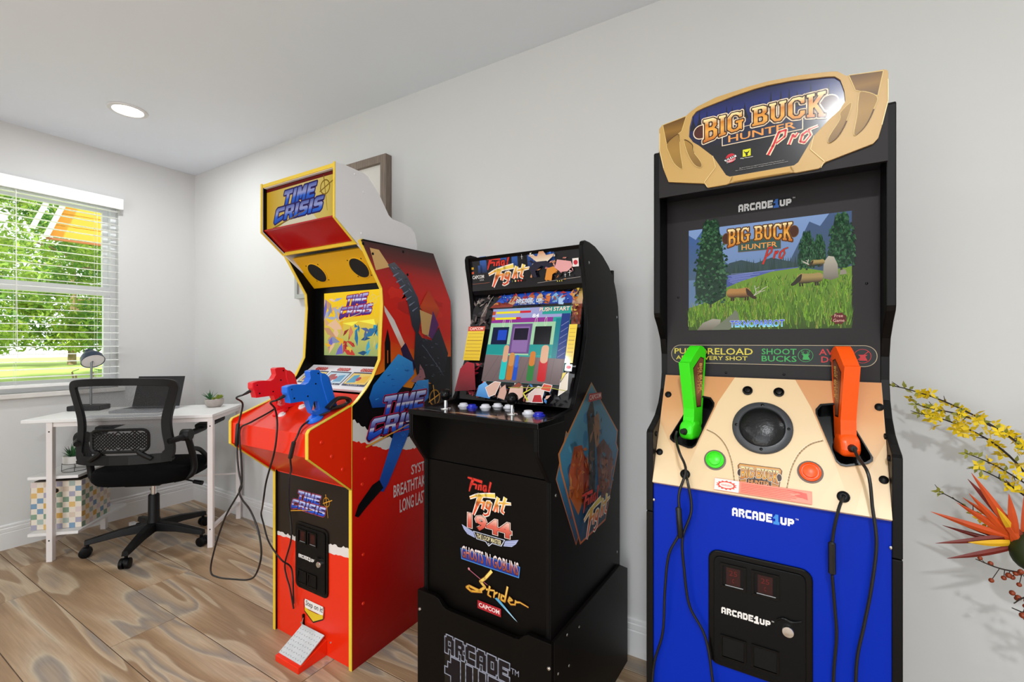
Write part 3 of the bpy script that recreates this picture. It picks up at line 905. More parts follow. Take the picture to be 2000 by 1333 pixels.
TC = thing('light_gun_arcade_cabinet', 'red, yellow and white light-gun arcade cabinet with TIME CRISIS marquee', 'arcade cabinet', (2.01, -0.606, 0.0), 0)
ART = [(-.005, 0), (-.005, .95), (.02, .967), (.06, 1.005), (.09, 1.04), (.13, 1.115), (.143, 1.33), (.138, 1.39), (.034, 1.556), (.044, 1.562), (.436, 1.573), (.556, 1.372), (.56, 1.3), (.56, 0)]
FRONT_EDGE = ART[1:10]
for u0, u1 in ((-.004, .010), (.460, .474)):
    s_ = MB().side(ART, u0, u1).build('side_panel', M_black, TC)
    MB().side(ribbon([(p[0] - .001, p[1]) for p in ART[0:10]], .0028), u0 - .0004, u1 + .0004).build('edge_molding', M_yel, s_)
    ck = [(-.005, .95), (-.172, .89), (-.178, .88), (-.178, .80), (-.005, .652)]
    c_ = MB().side(ck, u0, u1).build('deck_cheek', [M_red], TC)
    MB().side(ribbon([(-.007, .953), (-.173, .893), (-.180, .882), (-.180, .799), (-.007, .650)], .0028), u0 - .0004, u1 + .0004).build('edge_molding', M_yel, c_)
MB().box(.010, .460, .53, .545, .02, 1.37).build('back_panel', M_black, TC)
# header
HD = [(-.065, 1.62), (-.065, 1.812), (-.02, 1.815), (.06, 1.812), (.08, 1.806), (.098, 1.789), (.135, 1.755), (.185, 1.685), (.205, 1.674), (.26, 1.671), (.31, 1.662), (.335, 1.642), (.347, 1.60), (.347, 1.45), (.16, 1.45), (.03, 1.545)]
for u0, u1 in ((.0102, .0190), (.4510, .4598)):
    h_ = MB().side(HD, u0, u1).build('header_side', M_white, TC)
    MB().side(ribbon([(-.066, 1.813), (-.067, 1.619), (.028, 1.542)], .003), u0 - .0003, u1 + .0003).build('edge_molding', M_yel, h_)
    lin_u = (u0 - .0006, u0) if u0 > .2 else (u1, u1 + .0006)
    MB().side([(-.062, 1.622), (-.062, 1.806), (.05, 1.80), (.05, 1.56), (.030, 1.55)], *lin_u).build('inner_liner', M_black, h_)
    rivets(MB(), [((u1 if u0 > .2 else u0, v, z), (1 if u0 > .2 else -1, 0, 0)) for v, z in ((.02, 1.795), (.06, 1.74), (.05, 1.585))], .005, .0015).build('screw_caps', M_white, h_)
MB().side([(-.060, 1.795), (-.060, 1.808), (-.02, 1.811), (.06, 1.808), (.09, 1.79), (.135, 1.75), (.185, 1.68), (.26, 1.666), (.31, 1.657), (.34, 1.60), (.34, 1.45), (.33, 1.45), (.33, 1.60), (.30, 1.648), (.18, 1.67), (.13, 1.74), (.085, 1.78), (.06, 1.796)], .022, .448).build('header_cover', M_white, TC)
MB().box(.019, .451, -.064, -.054, 1.797, 1.811).build('header_trim', M_yel, TC, bevel=.001)
MB().box(.019, .451, -.048, -.042, 1.626, 1.797).build('marquee_panel', M_black, TC)
d = Decal((0, -.0482, 0), (1, 0, 0), (0, 0, 1))
d.rect(.022, .448, 1.628, 1.793, [(.02, 'dba81a'), (.10, 'e4bf50'), (.26, 'ecd68a'), (.40, 'e6c860'), (.45, 'd9b03c')], axis=(1, 0))
d.rect(.022, .448, 1.781, 1.793, '6e0b0a')
d.poly([(.10, 1.632), (.19, 1.668), (.30, 1.668), (.34, 1.632)], 'efe4c6')
crisis_logo(d, .072, .435, 1.648, 1.782, edge='3a2a6a', cross='8a6a1c', tilt=.02, grad=lambda a, b: [(a, '1d4fc0'), (a + (b - a) * .4, '2f6fe0'), (a + (b - a) * .62, 'a8aee0'), (b, '5468b8')])
d.build('marquee_print', M_lit, TC)
# sloped red soffit under the marquee, with bright lip
def slope(y0, z0, y1, z1, th, u0, u1):
    L_ = math.hypot(y1 - y0, z1 - z0); ny, nz = -(z1 - z0) / L_ * th, (y1 - y0) / L_ * th
    return MB().side([(y0, z0), (y1, z1), (y1 - ny, z1 - nz), (y0 - ny, z0 - nz)], u0, u1)
slope(.028, 1.556, -.056, 1.626, .008, .019, .451).build('soffit', M_redgl, TC)
MB().tube([(.022, -.056, 1.627), (.448, -.056, 1.627)], .004, 8).build('soffit_lip', M_redgl, TC)
MB().side([(.022, 1.541), (.030, 1.541), (.040, 1.553), (.032, 1.560)], .012, .458).build('header_trim', M_yel, TC)
# speaker panel
sy0, sz0, sy1, sz1 = .066, 1.536, .174, 1.42
slope(sy1, sz1, sy0, sz0, .012, .0105, .4595).build('speaker_panel', M_yelp, TC)
sd = Vector((0, sy1 - sy0, sz1 - sz0)).normalized(); sn = Vector((0, sz1 - sz0, -(sy1 - sy0))).normalized()
for uu in (.105, .365):
    c = Vector((uu, sy0, sz0)) + sd * .082
    MB().lathe([(.050, .0), (.050, .0025), (.0455, .0035), (.0455, .001)], c - sn * .0005, sn, 32).build('speaker_ring', M_yelp, TC, smooth=True)
    MB().lathe([(.0455, .0), (.0455, .0015), (.001, .0015)], c, sn, 32).build('speaker_opening', mat('speaker_cloth', '0a0a0a', .9, noise=.2, nscale=200), TC)
    rivets(MB(), [(c + Vector((math.cos(a) * .055, 0, 0)) + sd * math.sin(a) * .055, sn) for a in (.8, 2.36, 3.93, 5.5)], .003, .0015).build('screws', M_blackgl, TC)
# monitor
MB().box(.0105, .4595, .180, .195, 1.075, 1.425).build('bezel', M_blackgl, TC)
d = Decal((0, .1795, 0), (1, 0, 0), (0, 0, 1))
sx0, sx1, sz0_, sz1_ = .072, .43, 1.125, 1.395
d.rect(sx0, sx1, sz0_, sz1_, [(sz0_, '8fa064'), (sz0_ + .08, 'b8b25a'), (sz0_ + .16, 'e2b81e'), (sz1_, 'ecc21c')])
# plain colour blocks standing in for the poster figures
shards(d, (.074, .20, 1.127, 1.37), ['d8b08c', 'c99c76', '9ba2b4', '6a62b4', 'b88a68', 'e2bc98', 'd8a428', '7e86a0'], 26, 41, .05)
shards(d, (.20, .275, 1.127, 1.25), ['a4392c', 'b83a30', '8a2a24', 'c8785a', 'd0b040'], 14, 42, .035)
shards(d, (.275, .41, 1.127, 1.26), ['2c86a8', '3a98b8', '2a6a94', '4c5e8a', '1e4a6c', 'c0b46a'], 16, 43, .038)
d.poly([(.20, 1.262), (.39, 1.275), (.40, 1.25), (.36, 1.258), (.30, 1.268), (.26, 1.25)], 'ece04a')
crisis_logo(d, .182, .420, 1.280, 1.385, edge='c02038', cross='d8c060', tilt=.06, grad=lambda a, b: [(a, '3a2470'), (a + (b - a) * .4, '4a3088'), (a + (b - a) * .6, 'e6e2f2'), (a + (b - a) * .66, '5c3a88'), (b, 'b8b4dc')])
d.build('screen', M_screen, TC)
# instruction card
iy0, iz0, iy1, iz1 = .060, 1.000, .172, 1.082
slope(iy0, iz0, iy1, iz1, .010, .0105, .4595).build('instruction_panel', M_white, TC)
ivec = Vector((0, iy1 - iy0, iz1 - iz0)); IL = ivec.length
d = Decal((0, iy0, iz0), (1, 0, 0), ivec)
d.rect(.012, .458, 0, IL, 'e0dfe6')
for i, a in enumerate((.030, .172, .314)):
    d.rect(a, a + .128, .020, .100, '2a3050')
    d.rect(a + .004, a + .124, .030, .093, ['e8d070', 'bcd4e4', 'e6c86a'][i])
    d.poly([(a + .012, .034), (a + .02, .080), (a + .05, .086), (a + .06, .04)], ['7a4a90', '9c4a48', '4a9ac0'][i])
    d.poly([(a + .07, .036), (a + .075, .074), (a + .11, .082), (a + .116, .04)], ['c03a3a', '5a98c0', 'e8b83a'][i])
    d.disc(a + .063, .060, .012, 'b02c3c')
    d.text('PLAYER 1', a + .03, a + .10, .022, .0275, 'd8dcf0')
    for q in range(5):
        d.disc(a + .036 + q * .014, .114, .010, 'b8242c', n=10); d.layer -= 1
    d.layer += 1
    d.text('ACTION', a + .032, a + .096, .110, .1185, 'f0c8c0')
d.build('instruction_print', M_print, TC)
# gun deck
slope(-.174, .878, .062, .985, .012, .0105, .4595).build('gun_deck', M_red, TC)
MB().box(.0105, .4595, -.176, -.164, .800, .878).build('deck_front', M_red, TC, bevel=.002)
slope(.0, .655, -.172, .802, .010, .0105, .4595).build('deck_underside', M_red, TC)
dk_n = Vector((0, -.107, .236)).normalized()
deckz = lambda y: .878 + (y + .174) / .236 * .107
for u in (.205, .245):
    MB().lathe([(.014, 0), (.014, .003), (.010, .004), (.010, .008), (.002, .009)], (u, -.045 if u > .22 else -.10, deckz(-.045 if u > .22 else -.10)), dk_n, 20).build('push_button', M_white, TC, smooth=True)
# lower front
MB().box(.0105, .4595, .003, .017, .0, .66).build('front_panel', M_red, TC)
d = Decal((0, .0027, 0), (1, 0, 0), (0, 0, 1))
def torn(xs, base, amp, seed):
    rd = random.Random(seed)
    return [(x, base(x) + rd.uniform(-amp, amp)) for x in xs]
xs = [.0105 + (.449) * i / 44 for i in range(45)]
top = torn(xs, lambda x: .405 + .09 * max(0, x - .14), .005, 3)
bot = torn(xs, lambda x: .390 + .09 * max(0, x - .14) - .02 * (x > .33), .003, 4)
d.poly([(.0105, .65), *[(x, y) for x, y in bot], (.4595, .65)], 'e4dcd6')
d.poly([(.0105, .65), *[(x, y) for x, y in top], (.4595, .65)], '221a14')
crisis_logo(d, .105, .36, .515, .605, edge='c8506a', cross='e0a030', tilt=.0)
d.poly([(.186, .176), (.188, .135), (.246, .100), (.312, .134), (.312, .178)], 'a01c12')
d.poly([(.192, .168), (.196, .143), (.304, .143), (.308, .170), (.304, .178), (.196, .178)], 'ece8e2')
d.text('Step on it!', .198, .302, .148, .174, '1c1c28', off=.012, shear=.15)
d.poly([(.192, .138), (.192, .128), (.246, .098), (.306, .128), (.306, .138)], '1c1008')
d.poly([(.194, .146), (.194, .132), (.246, .104), (.304, .132), (.304, .146), (.27, .140), (.22, .140)], 'e0be28')
d.build('front_print', M_print, TC)
coin_door(TC, .138, .337, .215, .475, .003)
# foot pedal
pd = MB().side([(-.115, .0), (-.115, .022), (-.100, .024), (.003, .060), (.003, .0)], .186, .325).build('pedal_base', M_red, TC, bevel=.002)
pl = slope(-.104, .027, -.006, .080, .004, .190, .321).build('pedal_plate', mat('tread_plate', 'd6dade', .35, metal=.5, noise=.1, nscale=40), pd)
d = Decal((0, -.104, .0275), (1, 0, 0), (0, .098, .053))
rd = random.Random(5)
for i in range(9):
    for j in range(7):
        x, y = .198 + i * .0142, .008 + j * .0148
        a = .6 if (i + j) % 2 else -.6
        d.line([(x - .004 * math.cos(a), y - .004 * math.sin(a)), (x + .004 * math.cos(a), y + .004 * math.sin(a))], .0022, '8c949c', w1=.001); d.layer -= 1
d.build('tread_pattern', M_print, pd)
MB().box(.184, .192, -.004, .004, .066, .115).build('pedal_slot', M_blackgl, TC)
MB().tube([(.188, -.010, .074), (.192, -.004, .105)], .0014, 6).build('pedal_wire', M_chrome, TC)
rivets(MB(), [((.170, .003, .075), (0, -1, 0)), ((.345, .003, .055), (0, -1, 0))], .004, .003).build('pedal_screws', M_chrome, TC)
rivets(MB(), [((.474, v, z), (1, 0, 0)) for v, z in ((-.13, .845), (-.09, .79), (-.045, .735), (.055, .75), (.04, .66), (.045, .40), (.045, .22))], .007, .003).build('rivets', M_red, TC)
rivets(MB(), [((.4743, v, z), (1, 0, 0)) for v, z in ((.045, 1.545), (.09, 1.515), (.25, 1.55), (.275, 1.46))], .006, .003).build('bolts', M_blackgl, TC)

# right-hand side art: smoky red sky, dark skyline, torn white paper, angular colour shards
d = Decal((.4742, 0, 0), (0, 1, 0), (0, 0, 1))
body = [(-.004, .0), (-.004, .949), (.021, .966), (.061, 1.004), (.091, 1.039), (.131, 1.114), (.144, 1.33), (.139, 1.391), (.036, 1.555), (.436, 1.572), (.555, 1.372), (.559, 1.3), (.559, 0)]
d.poly(body, [(0, 'b00a08'), (.3, 'c01008'), (.6, 'dc1c0c'), (.9, 'e2280e'), (1.02, 'e07818'), (1.12, 'd84414'), (1.22, 'd82414'), (1.38, 'd02018'), (1.46, 'b02420'), (1.51, '6a2624'), (1.56, '3e2624')])
rd = random.Random(21)
for i in range(11):
    y, z = rd.uniform(.16, .5), rd.uniform(1.2, 1.46)
    r = rd.uniform(.03, .06)
    P = [(y + r * (1 + .35 * rd.uniform(-1, 1)) * math.cos(a * .52) * 1.3, z + r * .5 * (1 + .4 * rd.uniform(-1, 1)) * math.sin(a * .52)) for a in range(12)]
    if all(.15 < p[0] < .52 for p in P): d.poly(P, rd.choice(['c01a14', 'b81c18', 'dc2a1a', 'cc1e16'])); d.layer -= 1
d.layer += 1
# orange glow low in the sky, black skyline
d.poly([(.145, 1.12), (.143, 1.20), (.26, 1.16), (.40, 1.14), (.558, 1.20), (.558, .98), (.10, .98), (.10, 1.05)], [(.98, 'e88a1a'), (1.08, 'e07016'), (1.20, 'd8300f')])
sky = [(.0, .955), (.02, .966), (.06, 1.003), (.10, 1.056), (.125, 1.06), (.15, 1.07), (.15, 1.18), (.165, 1.235), (.18, 1.18), (.182, 1.08), (.215, 1.05), (.25, 1.0), (.30, .99), (.33, 1.03), (.36, 1.02), (.40, 1.0), (.44, 1.0), (.44, 1.045), (.48, 1.045), (.48, 1.09), (.515, 1.09), (.515, 1.115), (.558, 1.115), (.558, .70), (-.003, .70), (-.003, .95)]
d.poly(sky, '0d0a0c')
d.rect(.163, .168, 1.10, 1.15, 'd8601c')
# torn white band and red field
vs = [-.003 + .561 * i / 60 for i in range(61)]
def tornline(f, amp, seed):
    r2 = random.Random(seed); return [(v, f(v) + r2.uniform(-amp, amp)) for v in vs]
def pw(pts):
    def f(x):
        for (a, b), (c, e) in zip(pts, pts[1:]):
            if x <= c: return b + (e - b) * (x - a) / (c - a)
        return pts[-1][1]
    return f
t1 = tornline(pw([(-.003, .905), (.05, .868), (.10, .832), (.2, .80), (.33, .785), (.56, .77)]), .005, 8)
t2 = tornline(pw([(-.003, .828), (.06, .806), (.15, .767), (.25, .745), (.33, .735), (.56, .73)]), .004, 9)
d.poly(t1 + [(.558, .70), (-.003, .70)], 'dad6d2')
d.poly(t2 + [(.559, 0), (-.004, 0)], [(0, '8e0606'), (.35, 'b00c08'), (.6, 'd0180c'), (.8, 'dc200e')])
# muzzle-flash streak and shards in the poster's dark, blue and tan colours
d.poly([(.146, 1.325), (.15, 1.30), (.245, 1.15), (.262, 1.17), (.20, 1.27)], [(1.15, 'e8a070'), (1.22, 'e6e0dc'), (1.32, 'd8c8c4')])
d.poly([(.235, 1.155), (.262, 1.18), (.325, 1.085), (.305, 1.05), (.27, 1.07)], '2a1640')
d.poly([(.075, 1.535), (.12, 1.535), (.178, 1.478), (.105, 1.455)], 'dcb070')
d.poly([(.165, 1.485), (.20, 1.50), (.275, 1.45), (.335, 1.37), (.36, 1.30), (.335, 1.20), (.30, 1.25), (.27, 1.36), (.215, 1.43)], [(1.2, '20242e'), (1.38, '3a4250'), (1.5, '5a5a62')])
for k in range(7):
    z = 1.455 - k * .022; y = .205 + k * .018
    d.line([(y - .012, z - .012), (y + .02, z + .006)], .006, '8088a0', w1=.002)
d.poly([(.345, 1.33), (.40, 1.41), (.475, 1.33), (.44, 1.27)], [(1.27, '8c2a10'), (1.34, 'd04a16'), (1.41, 'b8320f')])
d.poly([(.345, 1.32), (.43, 1.30), (.415, 1.20), (.36, 1.22)], 'd6a868')
d.poly([(.43, 1.32), (.468, 1.26), (.43, 1.19), (.40, 1.21)], '5a2668')
d.poly([(.32, 1.24), (.36, 1.20), (.42, 1.19), (.47, 1.25), (.535, 1.13), (.51, 1.05), (.44, .99), (.36, 1.03), (.335, 1.02), (.31, 1.10)], [(.99, '0c0c10'), (1.1, '1a1c24'), (1.25, '2a2e3a')])
for k in range(6):
    d.line([(.36 + k * .022, 1.17 - k * .02), (.40 + k * .02, 1.14 - k * .022)], .005, '5a6070', w1=.001)
d.poly([(.07, .975), (.09, 1.02), (.22, 1.135), (.30, 1.10), (.31, 1.05), (.22, .985), (.15, .93), (.085, .935)], [(.93, '123a8c'), (1.0, '2272c8'), (1.12, '3a98e0')], axis=(0, 1))
d.poly([(.29, 1.02), (.34, 1.05), (.345, 1.09), (.37, 1.06), (.38, 1.03), (.33, 1.01)], 'a06a70')
d.poly([(.26, .94), (.33, 1.02), (.40, 1.02), (.40, .94), (.33, .90)], [(.90, '1a3f9c'), (1.02, '3a92dc')])
d.poly([(.105, .62), (.14, .605), (.165, .63), (.30, .84), (.27, .88), (.21, .86), (.16, .74)], [(.61, '1a3c98'), (.75, '2262c0'), (.88, '143a88')])
d.poly([(.004, .555), (.02, .545), (.055, .57), (.14, .62), (.12, .655), (.085, .645), (.02, .59)], '0b0c10')
rq = random.Random(77)
for (a, b, c, e), col, cnt in (((.33, .50, 1.03, 1.22), ['4a5060', '363c4a', '0a0a0e', '5c6474'], 26), ((.10, .27, .96, 1.10), ['2f86d4', '1a5cb0', '48a4e8', '174a98'], 26), ((.28, .38, .93, 1.01), ['2f86d4', '1a5cb0', '48a4e8'], 12), ((.16, .27, .70, .84), ['2a70cc', '17489a', '1c56b0'], 14), ((.18, .30, 1.40, 1.48), ['6a7080', '2a2e38', '8088a0'], 12)):
    for k in range(cnt):
        y, z = rq.uniform(a, b), rq.uniform(c, e)
        if e < .9 and abs((z - .70) - (y - .17) * 1.35) > .04: continue
        if c == 1.40 and abs((z - 1.48) + (y - .18) * .55) > .025: continue
        if c == .96 and abs((z - .96) - (y - .10) * .85) > .045: continue
        d.line([(y, z), (y + rq.uniform(.008, .02), z - rq.uniform(-.004, .012))], .004, rq.choice(col), w1=.001); d.layer -= 1
d.layer += 1
crisis_logo(d, .062, .50, .815, .99, edge='c22a4e', cross='d89a38', tilt=.02)
for s1, a, z0, z1 in (('SYSTEM', .292, .633, .672), ('BREATHTAKING', .192, .567, .614), ('LONG LASTING', .226, .497, .548)):
    e = {'SYSTEM': .42, 'BREATHTAKING': .432, 'LONG LASTING': .43}[s1]
    d.text(s1, a, e, z0, z1, 'd8ccca', off=.014)
d.build('side_art', M_print, TC)
d = Decal((-.0042, 0, 0), (0, -1, 0), (0, 0, 1))
d.poly([(-p[0], p[1]) for p in body][::-1], 'c81c10')
d.build('side_art', M_print, TC)

# ------------------------------------------------------------------ light guns on the deck
BLUE = [(-.206, 1.026), (-.189, 1.032), (-.166, 1.033), (-.14, 1.03), (-.128, 1.036), (-.119, 1.052), (-.123, 1.073), (-.115, 1.077), (-.086, 1.077), (-.078, 1.064), (-.064, 1.064), (-.055, 1.058), (-.044, 1.047), (-.012, .945), (-.040, .928), (-.096, .920), (-.111, .930), (-.128, .975), (-.193, .973), (-.197, .99), (-.206, 1.009)]
def gun(name, label, m, u, y0, z0, cord_col):
    t = thing(name, label, 'toy gun', (2.01 + u, -0.606 + y0, z0), 0, 'light guns on the red deck')
    P = [(p[0] + .11, p[1] - .92) for p in BLUE]
    # body with trigger-guard opening
    hole = [(-.004, .020), (.010, .012), (.026, .018), (.020, .048), (.004, .050)]
    b = MB()
    for a, bb in ((-.015, .015),):
        tris = poly_tris(P, [hole])
        for x, flip in ((a, 1), (bb, 0)):
            for tr in tris:
                b.add([(x, p[0], p[1]) for p in (tr[::-1] if flip else tr)], [(0, 1, 2)])
        for loop in (P, hole):
            n = len(loop)
            for i in range(n):
                p, q = loop[i], loop[(i + 1) % n]
                b.add([(a, *p), (bb, *p), (bb, *q), (a, *q)], [(0, 1, 2, 3)])
    me = b.build('gun_body', m, t)
    bm = bmesh.new(); bm.from_mesh(me.data); bmesh.ops.remove_doubles(bm, verts=bm.verts, dist=1e-5); bmesh.ops.recalc_face_normals(bm, faces=bm.faces)
    bm.to_mesh(me.data); bm.free()
    bv = me.modifiers.new('bevel', 'BEVEL'); bv.width = .0045; bv.segments = 3; bv.limit_method = 'ANGLE'; bv.angle_limit = math.radians(50)
    # slide: raised slab along the barrel
    MB().side([(.028, .150), (.046, .140), (.062, .124), (.096, .030), (.066, .020), (.052, .050), (.030, .118)], -.017, .017).build('slide', m, t, bevel=.003)
    MB().side([(-.095, .108), (-.080, .112), (-.072, .060), (-.083, .056), (-.094, .088)], -.016, .016).build('grip_cap', m, t, bevel=.002)
    MB().side([(.008, .044), (.014, .048), (.020, .030), (.014, .022), (.011, .030)], -.005, .005).build('trigger', M_chrome, t)
    rivets(MB(), [((.0152, v, z), (1, 0, 0)) for v, z in ((-.08, .098), (-.07, .068), (-.02, .07), (.01, .11), (.02, .145))], .003, .001).build('screws', M_blackgl, t)
    MB().lathe([(.030, .0), (.030, .004), (.024, .007), (.018, .014)], (0, .018, deckz(y0 + .018) + .0015 - z0), dk_n, 20).build('holder_foot', m, t, smooth=True)
    MB().tube([(0, -.096, .078), (0, -.108, .072), (0, -.122, .066)], [.006, .005, .003], 8).build('strain_relief', M_cord, t)
    return t
G1 = gun('light_gun', 'red toy pistol with black cord, left one on the red deck', M_gunr, .175, -.105, .930, 0)
G2 = gun('light_gun', 'blue toy pistol with black cord, right one on the red deck', M_gunb, .400, -.120, .928, 0)

def cord(name, label, pts, r=.0032, group='gun cords', n=6, sleeve=None):
    t = thing(name, label, 'cord', (0, 0, 0), 0, group)
    MB().tube(catmull(pts, n), r, 7).build('cable', M_cord, t, smooth=True)
    if sleeve:
        for a, b in sleeve:
            a, b = Vector(a), Vector(b)
            MB().tube([a, a + (b - a) * .05, b - (b - a) * .05, b], [r * 1.2, r * 2.2, r * 2.2, r * 1.2], 8).build('ferrite_sleeve', M_cord, t, smooth=True)
    return t
def tcp(u, v, z): return (2.01 + u, -.606 + v, z)
cord('gun_cord', 'black cord from the red toy pistol looping low at the left of the red cabinet',
     [tcp(.175, -.227, .996), tcp(.150, -.235, .985)] + [tcp(u, -.195, z) for u, z in ((.117, .956), (.09, .88), (.08, .785), (.09, .711), (.107, .667), (.097, .637), (-.001, .524), (-.075, .392), (-.108, .293), (-.056, .282), (.06, .305), (.154, .329), (.202, .362), (.234, .436), (.218, .513), (.17, .576), (.111, .611), (.094, .637), (.111, .677), (.107, .751), (.097, .824))] + [tcp(.104, -.195, .870), tcp(.125, -.17, .888), tcp(.125, -.10, .916), tcp(.115, -.05, .938)],
     sleeve=[(tcp(.092, -.198, .885), tcp(.081, -.198, .80))])
cord('gun_cord', 'black cord from the blue toy pistol hanging slack to the coin door',
     [tcp(.400, -.242, .994), tcp(.372, -.245, .985)] + [tcp(.347, -.215, .960), tcp(.335, -.20, .92), tcp(.333, -.20, .868), tcp(.309, -.195, .80), tcp(.189, -.15, .677), tcp(.163, -.145, .607), tcp(.06, -.09, .535), tcp(.002, -.06, .490), tcp(.018, -.06, .455), tcp(.055, -.06, .39), tcp(.11, -.045, .33), tcp(.125, -.02, .300), tcp(.131, -.012, .277), tcp(.148, -.018, .231), tcp(.138, -.010, .147)])
cord('gun_cord', 'black sleeved cord from the right of the red deck, down past the coin door',
     [tcp(.44, -.07, .940), tcp(.405, -.11, .918), tcp(.40, -.15, .898), tcp(.430, -.188, .875), tcp(.413, -.192, .841), tcp(.397, -.192, .80), tcp(.33, -.145, .735), tcp(.253, -.10, .693), tcp(.17, -.05, .60), tcp(.118, -.014, .528), tcp(.125, -.010, .408), tcp(.083, -.010, .295), tcp(.091, -.010, .246), tcp(.115, -.010, .202), tcp(.136, -.008, .125)],
     sleeve=[(tcp(.420, -.194, .855), tcp(.398, -.194, .795))])
hb = thing('cord_bundle', 'bundle of black coiled cord beside the blue toy pistol', 'cord', tcp(.435, -.035, .955))
for k in range(4):
    MB().tube(catmull([(-.012 + k * .006, -.04, -.004), (-.012 + k * .006, 0, .022 + .004 * (k % 2)), (-.012 + k * .006, .045, .02), (-.008 + k * .006, .04, .0), (-.012 + k * .006, -.03, -.008)], 5), .005, 7).build('coil', M_cord, hb, smooth=True)

# ------------------------------------------------------------------ blue hunting cabinet
BB = thing('hunting_arcade_cabinet', 'blue and black arcade cabinet with antler-framed BIG BUCK HUNTER marquee', 'arcade cabinet', (3.526, -0.597, 0.0), -0.02)
M_blue = mat('blue_front', '0028a8', .40, spec=.12, noise=.06, nscale=4)
M_bez = mat('bezel_charcoal', '1d1719', .5, spec=.25, noise=.1, nscale=200, bump=.05)
M_tan = mat('antler_tan', 'bd9650', .38, noise=.05, nscale=8)
M_tand = mat('antler_shadow_tan', '9a7434', .45, noise=.1, nscale=8)
LOW = [(0, 0), (0, .770), (.50, .770), (.50, 0)]
UPP = [(0, .772), (0, .962), (.006, .968), (.04, .980), (.075, .995), (.11, 1.022), (.135, 1.058), (.147, 1.10), (.145, 1.15), (.130, 1.19), (.10, 1.222), (.072, 1.245), (.067, 1.256), (.067, 1.662), (.072, 1.667), (.40, 1.667), (.50, 1.55), (.50, .772)]
for u0, u1 in ((0, .016), (.464, .480)):
    sp = MB().side(UPP, u0, u1).build('side_panel', M_side, BB, bevel=.0015)
    MB().side(LOW, u0, u1).build('riser_side', M_side, sp, bevel=.0015)
MB().box(.016, .464, .47, .485, .0, 1.55).build('back_panel', M_side, BB)
MB().box(.016, .464, .006, .020, .0, .846).build('front_panel', M_blue, BB)
# control panel with two gun wells cut through it
cv0, cz0, cv1, cz1 = -.008, .846, .125, 1.095
cd_ = Vector((0, cv1 - cv0, cz1 - cz0)); CL = cd_.length; cd_.normalize()
cn = Vector((1, 0, 0)).cross(cd_).normalized()
CO = Vector((0, cv0, cz0))
def cpt(u, t, h=0.0): return CO + Vector((u, 0, 0)) + cd_ * t + cn * h
HL = [(.1071, .2266), (.130, .2225), (.1384, .2100), (.1382, .2010), (.1062, .1018), (.0990, .0945), (.0900, .0935), (.0560, .1040), (.0485, .1105), (.0480, .1180), (.0930, .2200), (.0985, .2260)]
HR = [(.486 - a, b) for a, b in HL][::-1]
cp = MB()
outer = [(.0165, 0), (.4635, 0), (.4635, CL), (.0165, CL)]
for h, fl in ((0, 0), (-.012, 1)):
    for tr in poly_tris(outer, [HL, HR]):
        q = [tuple(cpt(p[0], p[1], h)) for p in (tr[::-1] if fl else tr)]
        cp.add(q, [(0, 1, 2)])
for loop in (outer, HL, HR):
    n = len(loop)
    for i in range(n):
        p, q = loop[i], loop[(i + 1) % n]
        cp.add([tuple(cpt(*p, 0)), tuple(cpt(*q, 0)), tuple(cpt(*q, -.012)), tuple(cpt(*p, -.012))], [(0, 1, 2, 3)])
cpo = cp.build('control_panel', mat('panel_cream', 'e2c49c', .4, noise=.03, nscale=6), BB)
for W_ in (HL, HR):
    cx = sum(p[0] for p in W_) / len(W_); cy = sum(p[1] for p in W_) / len(W_)
    t = MB(); n = len(W_)
    inn = [(cx + (p[0] - cx) * .97, cy + (p[1] - cy) * .97) for p in W_]
    rim = [(cx + (p[0] - cx) * 1.05, cy + (p[1] - cy) * 1.03) for p in W_]
    rows = [[tuple(cpt(*p, .0005)) for p in rim], [tuple(cpt(*p, .004)) for p in rim], [tuple(cpt(*p, .004)) for p in inn], [tuple(cpt(*p, -.05)) for p in inn]]
    for r in rows: t.v += r
    for k in range(3):
        for i in range(n):
            t.f.append((k * n + i, k * n + (i + 1) % n, (k + 1) * n + (i + 1) % n, (k + 1) * n + i)); t.m.append(0)
    t.f.append(tuple(3 * n + i for i in range(n))); t.m.append(0)
    t.build('gun_well', M_blackgl, cpo)
# print on the control panel (cut around the wells)
d = Decal(CO, (1, 0, 0), cd_)
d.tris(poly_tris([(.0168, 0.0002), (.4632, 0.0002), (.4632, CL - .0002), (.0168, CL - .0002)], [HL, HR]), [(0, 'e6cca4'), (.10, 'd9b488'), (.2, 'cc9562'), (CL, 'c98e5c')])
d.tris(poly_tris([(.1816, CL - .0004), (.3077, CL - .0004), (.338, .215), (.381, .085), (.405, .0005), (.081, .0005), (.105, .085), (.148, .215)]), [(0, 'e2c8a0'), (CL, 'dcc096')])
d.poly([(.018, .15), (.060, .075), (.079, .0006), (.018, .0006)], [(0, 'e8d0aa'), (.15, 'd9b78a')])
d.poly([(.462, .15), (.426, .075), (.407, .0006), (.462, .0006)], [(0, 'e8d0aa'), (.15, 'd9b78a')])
for sx in (-1, 1):
    X = lambda u: .243 + sx * (u - .243)
    arc = [(X(.1276), .1429), (X(.150), .132), (X(.170), .110), (X(.184), .078), (X(.1905), .048), (X(.196), .012)]
    arc = [(p.x, p.y) for p in catmull([(*p, 0) for p in arc], 5)]
    d.line(arc, .0040, 'b3946a', w1=.003); d.line([(p[0] + .0016 * sx, p[1] + .0012) for p in arc], .0012, 'ecd8b4')
